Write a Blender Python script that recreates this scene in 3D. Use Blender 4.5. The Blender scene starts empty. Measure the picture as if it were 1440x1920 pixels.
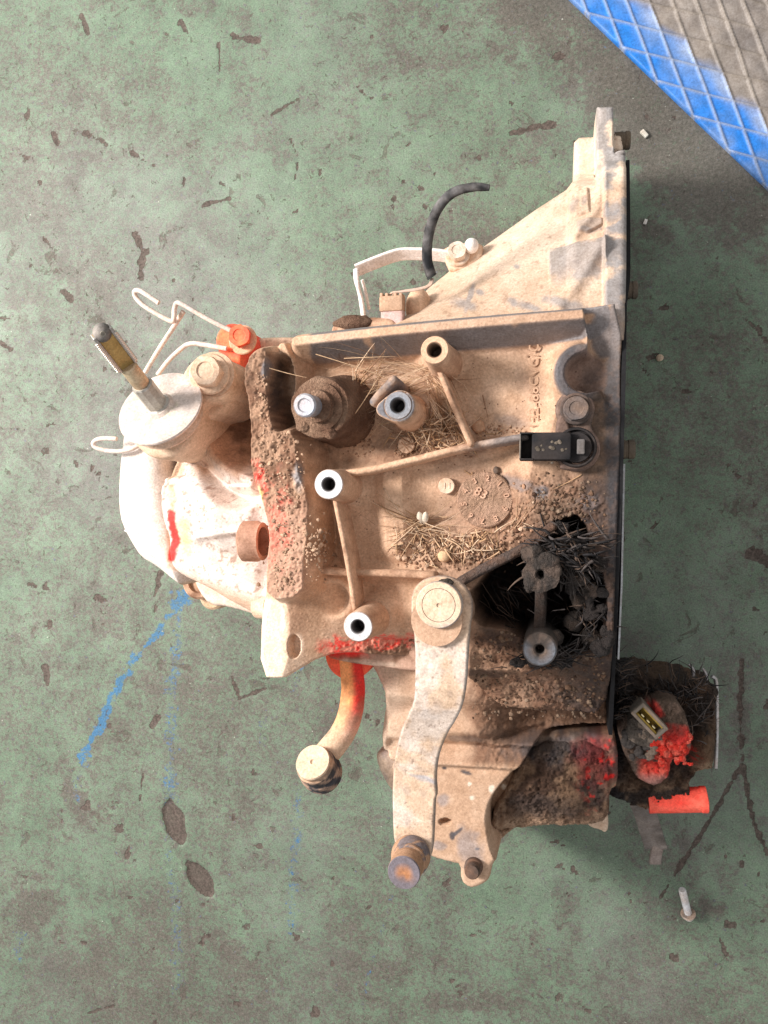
import bpy, math, random
import numpy as np
from mathutils import Vector, Matrix
sc = bpy.context.scene
D2R = math.radians
# ------------------------------------------------------------------ camera
CAMZ = 700.0            # mm above the floor
K = 1450.0              # focal length in photo pixels (1440 x 1920)
NX, NY = 1050.0, 960.0  # photo pixel straight below the camera
TH = math.atan((NX - 720.0) / K)
cam_d = bpy.data.cameras.new("camera"); cam = bpy.data.objects.new("camera", cam_d)
sc.collection.objects.link(cam)
cam_d.sensor_fit = 'VERTICAL'; cam_d.angle_y = 2 * math.atan(960.0 / K)
cam_d.clip_start = 0.01; cam_d.clip_end = 50
cam.location = (0, 0, CAMZ / 1000); cam.rotation_euler = (0, TH, 0)
sc.camera = cam
# ------------------------------------------------------------------ world and lamps
w = bpy.data.worlds.new("World"); sc.world = w; w.use_nodes = True
bg = w.node_tree.nodes['Background']; bg.inputs[0].default_value = (0.98, 0.98, 0.98, 1); bg.inputs[1].default_value = 0.50
def area(name, loc, aim, size, power, col):
    l = bpy.data.lights.new(name, 'AREA'); l.shape = 'DISK'; l.size = size; l.energy = power; l.color = col
    o = bpy.data.objects.new(name, l); sc.collection.objects.link(o); o.location = loc
    o.rotation_euler = (Vector(aim) - Vector(loc)).to_track_quat('-Z', 'Y').to_euler()
    return o
area("doorway_light", (-1.10, 0.30, 1.05), (-0.05, 0.02, 0.15), 0.36, 26, (1.0, 0.95, 0.90))
area("doorway_sky", (-1.7, 0.9, 1.5), (-0.05, 0.0, 0.1), 1.6, 19, (1.0, 0.99, 0.97))
sc.view_settings.view_transform = 'Standard'; sc.view_settings.look = 'None'
sc.view_settings.exposure = 0.40; sc.view_settings.gamma = 1.0
sc.cycles.use_denoising = True
sc.cycles.max_bounces = 6

# ------------------------------------------------------------------ photo pixel <-> place (mm)
def ray(px, py):
    x = (np.asarray(px, float) - 720) / K; y = (960 - np.asarray(py, float)) / K
    c, s = math.cos(TH), math.sin(TH)
    return x * c - s, y, -x * s - c
def V(px, py, z):
    dx, dy, dz = ray(px, py); t = (z - CAMZ) / dz
    return np.array([dx * t, dy * t, z * np.ones_like(t)]).T if np.ndim(px) else np.array([float(dx * t), float(dy * t), float(z)])
def proj(P):
    c, s = math.cos(TH), math.sin(TH)
    x, y, z = P[:, 0], P[:, 1], P[:, 2] - CAMZ
    xc = x * c - z * s; zc = x * s + z * c
    return 720 + K * xc / -zc, 960 - K * y / -zc
def sca(px, py, z):     # mm per photo pixel there
    p = V(px, py, z); c, s = math.cos(TH), math.sin(TH)
    return -(p[0] * s + (p[2] - CAMZ) * c) / K
# ------------------------------------------------------------------ noise
_rt = np.random.RandomState(7).rand(512, 512)
def vn(x, y, seed=0):
    x = x + seed * 17.31; y = y + seed * 9.77
    xi = np.floor(x).astype(int); yi = np.floor(y).astype(int); fx = x - xi; fy = y - yi
    fx = fx * fx * (3 - 2 * fx); fy = fy * fy * (3 - 2 * fy)
    g = lambda a, b: _rt[a & 511, b & 511]
    return (g(xi, yi) * (1 - fx) + g(xi + 1, yi) * fx) * (1 - fy) + (g(xi, yi + 1) * (1 - fx) + g(xi + 1, yi + 1) * fx) * fy
def fbm(x, y, scale, oct=4, seed=0):
    a = 0; amp = 1; tot = 0; f = 1.0 / scale
    for i in range(oct):
        a = a + amp * vn(x * f, y * f, seed + i * 3); tot += amp; amp *= 0.5; f *= 2.03
    return a / tot
_r1 = np.random.RandomState(11).rand(256, 256, 3)
def worley(x, y, cell, seed=0):
    x = x / cell + seed * 5.3; y = y / cell + seed * 3.1
    xi = np.floor(x).astype(int); yi = np.floor(y).astype(int)
    best = np.full(x.shape, 9.0); idv = np.zeros(x.shape)
    for i in (-1, 0, 1):
        for j in (-1, 0, 1):
            r = _r1[(xi + i) & 255, (yi + j) & 255]
            d = np.hypot(xi + i + r[..., 0] - x, yi + j + r[..., 1] - y)
            m = d < best; best = np.where(m, d, best); idv = np.where(m, r[..., 2], idv)
    return best, idv
def ss(a, b, x):
    t = np.clip((x - a) / (b - a), 0, 1); return t * t * (3 - 2 * t)
def smax(a, b, k=2.0):
    h = np.clip(0.5 + 0.5 * (a - b) / k, 0, 1); return b * (1 - h) + a * h + k * h * (1 - h)
def smin(a, b, k=2.0): return -smax(-a, -b, k)
# ------------------------------------------------------------------ distances in the plan (mm)
def wpts(pts, z):
    return np.array([V(p[0], p[1], p[2] if len(p) > 2 else z)[:2] for p in pts])
def chaikin(p, n, closed=True):
    for _ in range(n):
        q = []
        N = len(p)
        for i in range(N if closed else N - 1):
            a, b = p[i], p[(i + 1) % N]
            q += [a * .75 + b * .25, a * .25 + b * .75]
        if not closed: q = [p[0]] + q + [p[-1]]
        p = np.array(q)
    return p
def d_line(X, Y, p, closed=False):
    d = np.full(X.shape, 1e9)
    n = len(p)
    for i in range(n if closed else n - 1):
        a = p[i]; b = p[(i + 1) % n]; e = b - a; L = e @ e + 1e-9
        t = np.clip(((X - a[0]) * e[0] + (Y - a[1]) * e[1]) / L, 0, 1)
        d = np.minimum(d, np.hypot(X - a[0] - t * e[0], Y - a[1] - t * e[1]))
    return d
def sd_poly(X, Y, p):
    d = d_line(X, Y, p, True); ins = np.zeros(X.shape, bool)
    n = len(p)
    for i in range(n):
        a = p[i]; b = p[(i + 1) % n]
        c = (a[1] > Y) != (b[1] > Y)
        xx = (b[0] - a[0]) * (Y - a[1]) / (b[1] - a[1] + 1e-12) + a[0]
        ins ^= c & (X < xx)
    return np.where(ins, -d, d)
class Poly:
    def __init__(s, pts, z, sm=1): s.p = chaikin(wpts(pts, z), sm) if sm else wpts(pts, z)
    def __call__(s, X, Y): return sd_poly(X, Y, s.p)
    def box(s): return s.p[:, 0].min(), s.p[:, 0].max(), s.p[:, 1].min(), s.p[:, 1].max()
class Line:
    def __init__(s, pts, z, r, sm=2): s.p = chaikin(wpts(pts, z), sm, False); s.r = r
    def __call__(s, X, Y): return d_line(X, Y, s.p) - s.r
    def box(s): return s.p[:, 0].min() - s.r, s.p[:, 0].max() + s.r, s.p[:, 1].min() - s.r, s.p[:, 1].max() + s.r
class Minus:
    def __init__(s, a, b): s.a = a; s.b = b
    def __call__(s, X, Y): return np.maximum(s.a(X, Y), -s.b(X, Y))
    def box(s): return s.a.box()
class Disc:
    def __init__(s, px, py, z, rpx): s.c = V(px, py, z); s.r = rpx * sca(px, py, z)
    def __call__(s, X, Y): return np.hypot(X - s.c[0], Y - s.c[1]) - s.r
    def box(s): return s.c[0] - s.r, s.c[0] + s.r, s.c[1] - s.r, s.c[1] + s.r
class Union:
    def __init__(s, a, b, k=4): s.a = a; s.b = b; s.k = k
    def __call__(s, X, Y): return smin(s.a(X, Y), s.b(X, Y), s.k)
    def box(s):
        A, B = s.a.box(), s.b.box(); return min(A[0], B[0]), max(A[1], B[1]), min(A[2], B[2]), max(A[3], B[3])
# ------------------------------------------------------------------ colours (linear albedo)
C = lambda *a: np.array(a, float)
DUST = C(.60, .395, .27); PALE = C(.80, .64, .51); MUD = C(.215, .115, .072); MUDD = C(.10, .055, .038)
OIL = C(.022, .022, .026); STEEL = C(.25, .26, .29); WHITE = C(.70, .63, .59); RED = C(.93, .035, .03)
ORANGE = C(1.0, .32, .12); ALU = C(.58, .60, .64); YEL = C(.95, .80, .35); RUST = C(.42, .17, .07)
def mix(a, b, m):
    m = np.asarray(m)[..., None] if np.ndim(m) else m
    return a * (1 - m) + b * m
def blot(px, py, cx, cy, rx, ry, ang=0, soft=0.4, n=0.5, seed=0):   # uneven patch
    c, s = math.cos(ang), math.sin(ang); x = px - cx; y = py - cy
    d = np.hypot((x * c + y * s) / rx, (-x * s + y * c) / ry) + n * (fbm(px, py, 16, 4, seed) - .5) * 2
    return 1 - ss(1 - soft, 1 + soft * .3, d)
# ------------------------------------------------------------------ material
def new_mat(name):
    m = bpy.data.materials.new(name); m.use_nodes = True
    return m, m.node_tree, m.node_tree.nodes['Principled BSDF']
def vc_mat(name, pits=0.5, bump=0.5, speck=0.35, rmetal=0.34, bd=.0009):
    m, t, b = new_mat(name); N = t.nodes; L = t.links
    at = N.new('ShaderNodeAttribute'); at.attribute_name = 'Col'
    geo = N.new('ShaderNodeTexCoord')
    def noise(sc_, det=4, rough=.6):
        n = N.new('ShaderNodeTexNoise'); n.inputs['Scale'].default_value = sc_; n.inputs['Detail'].default_value = det
        n.inputs['Roughness'].default_value = rough; L.new(geo.outputs['Object'], n.inputs['Vector']); return n
    def ramp(src, a, b_, ca, cb):
        r = N.new('ShaderNodeValToRGB'); r.color_ramp.elements[0].position = a; r.color_ramp.elements[1].position = b_
        r.color_ramp.elements[0].color = (*ca, 1); r.color_ramp.elements[1].color = (*cb, 1); L.new(src, r.inputs[0]); return r
    n1 = noise(95, 8, .68); n2 = noise(620, 4, .7); n3 = noise(330, 5, .75)
    r1 = ramp(n1.outputs[0], .32, .66, (.80, .75, .70), (1.14, 1.14, 1.14))
    mu = N.new('ShaderNodeMix'); mu.data_type = 'RGBA'; mu.blend_type = 'MULTIPLY'; mu.inputs[0].default_value = .8
    L.new(at.outputs['Color'], mu.inputs[6]); L.new(r1.outputs[0], mu.inputs[7])
    r2 = ramp(n2.outputs[0], .32, .68, (.70, .66, .63), (1.2, 1.2, 1.2))
    mu2 = N.new('ShaderNodeMix'); mu2.data_type = 'RGBA'; mu2.blend_type = 'MULTIPLY'; mu2.inputs[0].default_value = .8
    L.new(mu.outputs[2], mu2.inputs[6]); L.new(r2.outputs[0], mu2.inputs[7])
    r3 = ramp(n3.outputs[0], .30, .37, (speck,) * 3, (0, 0, 0))
    mx = N.new('ShaderNodeMix'); mx.data_type = 'RGBA'; mx.inputs[7].default_value = (.10, .055, .04, 1)
    L.new(r3.outputs[0], mx.inputs[0]); L.new(mu2.outputs[2], mx.inputs[6]); L.new(mx.outputs[2], b.inputs['Base Color'])
    rr = N.new('ShaderNodeMapRange'); rr.inputs['To Min'].default_value = .88; rr.inputs['To Max'].default_value = rmetal
    L.new(at.outputs['Alpha'], rr.inputs[0]); L.new(rr.outputs[0], b.inputs['Roughness'])
    mm = N.new('ShaderNodeMath'); mm.operation = 'MULTIPLY'; mm.inputs[1].default_value = .85
    L.new(at.outputs['Alpha'], mm.inputs[0]); L.new(mm.outputs[0], b.inputs['Metallic'])
    b.inputs['Specular IOR Level'].default_value = .3
    ad = N.new('ShaderNodeMath'); ad.operation = 'MULTIPLY_ADD'; ad.inputs[1].default_value = pits
    L.new(n3.outputs[0], ad.inputs[0]); L.new(n2.outputs[0], ad.inputs[2])
    bp = N.new('ShaderNodeBump'); bp.inputs['Strength'].default_value = bump; bp.inputs['Distance'].default_value = bd
    L.new(ad.outputs[0], bp.inputs['Height']); L.new(bp.outputs[0], b.inputs['Normal'])
    return m
M_CAST = vc_mat('dusty_cast_metal', .5, .35, .30)
M_MUD = vc_mat('dried_mud', 1.0, 1.0, .55, .34, .0032)
M_PART = vc_mat('dusty_machined_part', .3, .18, .15, .28)
M_PLAIN = vc_mat('clean_part', .1, .06, .0, .25)
# ------------------------------------------------------------------ mesh output
gear = bpy.data.objects.new("gearbox", None); sc.collection.objects.link(gear)
gear['label'] = "dusty cast aluminium car gearbox caked with mud and marked with red paint on green floor"
gear['category'] = "gearbox"; gear.empty_display_size = .05
def plain(col, metal=0.0, dust=0.0, var=0.0, dcol=DUST):
    def f(P, Nn, px, py):
        c = np.repeat(np.array(col)[None], len(P), 0); a = np.full(len(P), float(metal))
        if dust > 0:
            n = fbm(P[:, 0] + P[:, 2] * .7, P[:, 1] + P[:, 2] * .4, 6, 4, 5)
            m = np.clip(dust * 1.3 * ss(-.2, .7, Nn[:, 2]) + (n - .5) * 2.2 * (1 - abs(2 * dust - 1)) , 0, 1) * (dust > 0)
            c = mix(c, dcol, m); a = a * (1 - m)
        return np.c_[c, a]
    return f
def finish(name, verts, faces, paint, parent=gear, mat=None, smooth=True, rough=0.0, fr=3.0, sharp=None):
    verts = np.asarray(verts, float)
    me = bpy.data.meshes.new(name)
    if rough:
        n1 = fbm(verts[:, 0] + verts[:, 2] * .8, verts[:, 1] + verts[:, 2] * .6, fr, 3, 1) - .5
        me.from_pydata((verts).tolist(), [], faces); me.update()
        nn = np.zeros(len(verts) * 3); me.vertex_normals.foreach_get('vector', nn) if hasattr(me, 'vertex_normals') else me.vertices.foreach_get('normal', nn)
        verts = verts + nn.reshape(-1, 3) * (n1 * 2 * rough)[:, None]
        bpy.data.meshes.remove(me); me = bpy.data.meshes.new(name)
    c = verts.mean(0)
    me.from_pydata(((verts - c) / 1000).tolist(), [], faces); me.update()
    nn = np.zeros(len(verts) * 3); me.vertices.foreach_get('normal', nn); nn = nn.reshape(-1, 3)
    px, py = proj(verts)
    rgba = np.clip(paint(verts, nn, px, py), 0, 1)
    ca = me.color_attributes.new('Col', 'FLOAT_COLOR', 'POINT'); ca.data.foreach_set('color', rgba.astype(np.float32).ravel())
    me.materials.append(mat or M_PART)
    if smooth:
        me.polygons.foreach_set('use_smooth', [True] * len(me.polygons))
        if sharp is not None: me.set_sharp_from_angle(angle=D2R(sharp))
    o = bpy.data.objects.new(name, me); sc.collection.objects.link(o)
    o.parent = parent; loc = Vector(c / 1000)
    o.location = loc
    if parent is not None and parent is not gear:
        q = parent; off = Vector((0, 0, 0))
        while q is not None: off += Vector(q.location); q = q.parent
        o.location = loc - off
    return o
def slab(name, sd, top, bottom, paint, step=1.0, parent=gear, mat=None, rnd=2.0, under=False, lev=3, wr=0):
    """a piece with the plan sd, a modelled upper face, real walls and an underside"""
    x0, x1, y0, y1 = sd.box(); x0 -= step * 2; y0 -= step * 2
    nx = int((x1 - x0) / step) + 4; ny = int((y1 - y0) / step) + 4
    gx, gy = np.meshgrid(x0 + np.arange(nx) * step, y0 + np.arange(ny) * step, indexing='ij')
    d = sd(gx, gy); inn = d < step * .45
    cell = inn[:-1, :-1] & inn[1:, :-1] & inn[:-1, 1:] & inn[1:, 1:]
    use = np.zeros_like(inn)
    use[:-1, :-1] |= cell; use[1:, :-1] |= cell; use[:-1, 1:] |= cell; use[1:, 1:] |= cell
    idx = -np.ones(use.shape, int); idx[use] = np.arange(use.sum())
    X = gx[use].copy(); Y = gy[use].copy(); dd = d[use].copy()
    ci, cj = np.nonzero(cell)
    q = np.stack([idx[ci, cj], idx[ci + 1, cj], idx[ci + 1, cj + 1], idx[ci, cj + 1]], 1)
    cp = np.pad(cell, 1)
    E = []
    c0 = cell
    def edges(mask, a, b):
        i, j = np.nonzero(mask); return np.stack([idx[i + a[0], j + a[1]], idx[i + b[0], j + b[1]]], 1)
    E.append(edges(c0 & ~cp[1:-1, :-2], (0, 0), (1, 0)))
    E.append(edges(c0 & ~cp[2:, 1:-1], (1, 0), (1, 1)))
    E.append(edges(c0 & ~cp[1:-1, 2:], (1, 1), (0, 1)))
    E.append(edges(c0 & ~cp[:-2, 1:-1], (0, 1), (0, 0)))
    E = np.concatenate(E); bv = np.unique(E)
    for _ in range(2):
        e = .15; bx, by = X[bv], Y[bv]
        db = sd(bx, by); g1 = sd(bx + e, by) - sd(bx - e, by); g2 = sd(bx, by + e) - sd(bx, by - e)
        L = np.hypot(g1, g2) + 1e-9
        mv = np.clip(db, -1.6 * step, 1.6 * step)
        X[bv] = bx - g1 / L * mv; Y[bv] = by - g2 / L * mv
    dd[bv] = 0
    Z = top(X, Y)
    if rnd: 
        u = np.clip(rnd + dd, 0, rnd); Z = Z - (rnd - np.sqrt(np.maximum(rnd * rnd - u * u, 0)))
    B = bottom(X, Y) if callable(bottom) else np.full(X.shape, float(bottom))
    Z = np.maximum(Z, B + .3)
    n = len(X); verts = [np.c_[X, Y, Z]]
    faces = q.tolist()
    rep = {}
    nb = len(bv); loc = {int(v): k for k, v in enumerate(bv)}
    for l in range(1, lev + 1):
        f = l / lev; zz = Z[bv] * (1 - f) + B[bv] * f; nx_ = wr * 2 * (fbm(X[bv] + zz, Y[bv] * .7 + zz * 1.3, 7, 4, 3) - .45) if wr else 0; verts.append(np.c_[X[bv] + nx_, Y[bv] + nx_, zz])
    for a, b in E.tolist():
        ia, ib = loc[a], loc[b]; up = (a, b)
        for l in range(lev):
            lo = (n + l * nb + ia, n + l * nb + ib)
            faces.append((up[1], up[0], lo[0], lo[1])); up = lo
    if under:
        m = sum(len(v) for v in verts); verts.append(np.c_[X, Y, B]); faces += (q[:, ::-1] + m).tolist()
    return finish(name, np.concatenate(verts), faces, paint, parent, mat or M_CAST)
def frame(ax):
    ax = np.asarray(ax, float); ax = ax / np.linalg.norm(ax)
    h = np.array([1, 0, 0]) if abs(ax[0]) < .8 else np.array([0, 1, 0])
    u = np.cross(h, ax); u /= np.linalg.norm(u); return u, np.cross(ax, u), ax
UP = (0, 0, 1)
def lathe(name, base, axis, prof, paint, seg=48, parent=gear, mat=None, rough=0, fr=3, sides=None, rot=0, sharp=35, sub=1):
    u, v, a = frame(axis); prof = list(prof)
    if sub > 1:
        q = [prof[0]]
        for i in range(len(prof) - 1):
            for s in range(1, sub + 1):
                f = s / sub; q.append((prof[i][0] * (1 - f) + prof[i + 1][0] * f, prof[i][1] * (1 - f) + prof[i + 1][1] * f))
        prof = q
    seg = sides or seg; V_ = []; F = []
    for r, h in prof:
        for k in range(seg):
            t = 2 * math.pi * k / seg + rot
            V_.append(base + (u * math.cos(t) + v * math.sin(t)) * max(r, 1e-3) + a * h)
    for i in range(len(prof) - 1):
        for k in range(seg):
            k2 = (k + 1) % seg; F.append((i * seg + k, i * seg + k2, (i + 1) * seg + k2, (i + 1) * seg + k))
    F.append(tuple(range(seg))[::-1]); m = (len(prof) - 1) * seg; F.append(tuple(range(m, m + seg)))
    return finish(name, V_, F, paint, parent, mat, not sides, rough, fr, sharp)
def hexbolt(name, base, axis, r, h, paint, parent=gear, washer=1.35, rot=0.2, mat=None):
    """hexagon head with chamfer, on its flange washer"""
    u, v, a = frame(axis); V_ = []; F = []; seg = 48
    def ring(fn, hh):
        s = len(V_)
        for k in range(seg):
            t = 2 * math.pi * k / seg; rr = fn(t)
            V_.append(base + (u * math.cos(t) + v * math.sin(t)) * rr + a * hh)
        return s
    hx = lambda f: (lambda t: f * r * math.cos(math.pi / 6) / math.cos(((t + rot) % (math.pi / 3)) - math.pi / 6))
    rs = []
    if washer: rs += [ring(lambda t: r * washer, 0), ring(lambda t: r * washer, h * .14), ring(lambda t: r * washer * .95, h * .22)]
    rs += [ring(hx(1.0), h * .24), ring(hx(1.0), h * .9), ring(lambda t: min(hx(1)(t), r * .9), h), ring(lambda t: r * .55, h), ring(lambda t: r * .5, h * .93), ring(lambda t: .01, h * .93)]
    for i in range(len(rs) - 1):
        for k in range(seg):
            k2 = (k + 1) % seg; F.append((rs[i] + k, rs[i] + k2, rs[i + 1] + k2, rs[i + 1] + k))
    F.append(tuple(range(rs[0], rs[0] + seg))[::-1])
    return finish(name, V_, F, paint, parent, mat, True, 0, 3, 28)
def smooth_path(P, n=6):
    P = [np.asarray(p, float) for p in P]; out = []
    Q = [2 * P[0] - P[1]] + P + [2 * P[-1] - P[-2]]
    for i in range(1, len(Q) - 2):
        for k in range(n):
            t = k / n; a, b, c, d = Q[i - 1], Q[i], Q[i + 1], Q[i + 2]
            out.append(.5 * ((2 * b) + (-a + c) * t + (2 * a - 5 * b + 4 * c - d) * t * t + (-a + 3 * b - 3 * c + d) * t ** 3))
    out.append(P[-1]); return np.array(out)
def tube(name, pts, r, paint, parent=gear, seg=16, n=6, mat=None, flat=None, rough=0, wvec=None, taper=None):
    """sweep; flat=(a,b) sweeps a rounded rectangle, a along wvec"""
    P = smooth_path(pts, n); T = np.gradient(P, axis=0); T /= np.linalg.norm(T, axis=1)[:, None] + 1e-9
    V_ = []; F = []; ref = np.array(wvec if wvec is not None else (0, 0, 1.0), float)
    for i, (p, t) in enumerate(zip(P, T)):
        u = ref - t * (ref @ t); L = np.linalg.norm(u)
        u = u / L if L > .1 else (prev if i else np.cross(t, (1, 0, 0)))
        prev = u; v = np.cross(t, u); f = i / (len(P) - 1)
        rr = r if taper is None else np.interp(f, *taper)
        for k in range(seg):
            a = 2 * math.pi * k / seg; ca, sa = math.cos(a), math.sin(a)
            if flat:
                e = .35; V_.append(p + u * flat[0] * np.sign(ca) * abs(ca) ** e + v * flat[1] * np.sign(sa) * abs(sa) ** e)
            else: V_.append(p + u * rr * ca + v * rr * sa)
    m = len(P)
    for i in range(m - 1):
        for k in range(seg):
            k2 = (k + 1) % seg; F.append((i * seg + k, i * seg + k2, (i + 1) * seg + k2, (i + 1) * seg + k))
    F.append(tuple(range(seg))[::-1]); F.append(tuple(range((m - 1) * seg, m * seg)))
    return finish(name, V_, F, paint, parent, mat, True, rough, 3, 50)
def box(name, c, u, v, wv, paint, parent=gear, mat=None, bev=.8, rough=0, n=4):
    """bevelled box: centre, three half-extent vectors"""
    c, u, v, wv = [np.asarray(a, float) for a in (c, u, v, wv)]
    lu, lv, lw = map(np.linalg.norm, (u, v, wv)); V_ = []; F = []; idx = {}
    def add(p):
        k = tuple(np.round(p, 4)); 
        if k not in idx: idx[k] = len(V_); V_.append(p)
        return idx[k]
    g = lambda L: sorted(set([-1, -1 + bev / L] + [-1 + bev / L + (2 - 2 * bev / L) * i / n for i in range(n + 1)] + [1 - bev / L, 1]))
    def pt(a, b, d_):
        q = np.array([a * lu, b * lv, d_ * lw]); lim = np.array([lu, lv, lw]) - bev
        k = np.clip(q, -lim, lim); e = q - k; L = np.linalg.norm(e)
        if L > 1e-9: q = k + e / L * bev
        return c + u / lu * q[0] + v / lv * q[1] + wv / lw * q[2]
    A, B, D = g(lu), g(lv), g(lw)
    def sheet(X, Y, f, flip):
        for i in range(len(X) - 1):
            for j in range(len(Y) - 1):
                q = [add(pt(*f(X[i], Y[j]))), add(pt(*f(X[i + 1], Y[j]))), add(pt(*f(X[i + 1], Y[j + 1]))), add(pt(*f(X[i], Y[j + 1])))]
                if len(set(q)) < 3: continue
                q = list(dict.fromkeys(q)); F.append(tuple(q[::-1] if flip else q))
    for s in (-1, 1):
        sheet(A, B, lambda a, b: (a, b, s), s < 0); sheet(A, D, lambda a, d: (a, s, d), s > 0); sheet(B, D, lambda b, d: (s, b, d), s < 0)
    return finish(name, V_, F, paint, parent, mat, True, rough, 3, 40)
def blob(name, c, rad, paint, parent=gear, mat=None, rough=1.5, fr=4, seg=28, seed=0, pw=1.0):
    V_ = []; F = []; c = np.asarray(c, float); ph = seed * 1.7; R = seg // 2
    for i in range(R + 1):
        th = math.pi * i / R
        for k in range(seg):
            a = 2 * math.pi * k / seg
            d = np.array([math.sin(th) * math.cos(a), math.sin(th) * math.sin(a), math.cos(th)])
            d = np.sign(d) * np.abs(d) ** pw
            V_.append(c + d * rad)
    for i in range(R):
        for k in range(seg):
            k2 = (k + 1) % seg; F.append((i * seg + k, (i + 1) * seg + k, (i + 1) * seg + k2, i * seg + k2))
    V_ = np.array(V_)
    o = finish(name, V_ , F, paint, parent, mat or M_MUD, True, rough, fr)
    return o
def mudh(X, Y, amp=1.0, seed=0):
    amp = amp * 1.35
    wx = X + 2 * (vn(X / 2.5, Y / 2.5, 5) - .5); wy = Y + 2 * (vn(X / 2.5, Y / 2.5, 6) - .5)
    f1, i1 = worley(wx, wy, 3.4, seed); f2, i2 = worley(wx, wy, 1.9, seed + 2)
    return amp * ((fbm(X, Y, 9, 4, seed) - .5) * 3.2 + np.maximum(0, .5 - f1) * 2.4 * np.maximum(0, i1 - .4) + np.maximum(0, .55 - f2) * 1.6 * i2 + 1.5 * (fbm(X, Y, 2.2, 3, seed + 7) - .5) - .6 * ss(.70, .78, fbm(X, Y, 3.4, 3, seed + 4)))
def mudpaint(dark=0.0, red=None):
    def f(P, Nn, px, py):
        n = fbm(P[:, 0], P[:, 1] + P[:, 2], 12, 5, 3); m = np.clip(ss(.35, .65, n), 0, 1)
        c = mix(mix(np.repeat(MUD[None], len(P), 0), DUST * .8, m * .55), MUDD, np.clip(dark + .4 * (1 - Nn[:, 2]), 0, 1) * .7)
        a = np.zeros(len(P))
        return np.c_[c, a]
    return f
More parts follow.
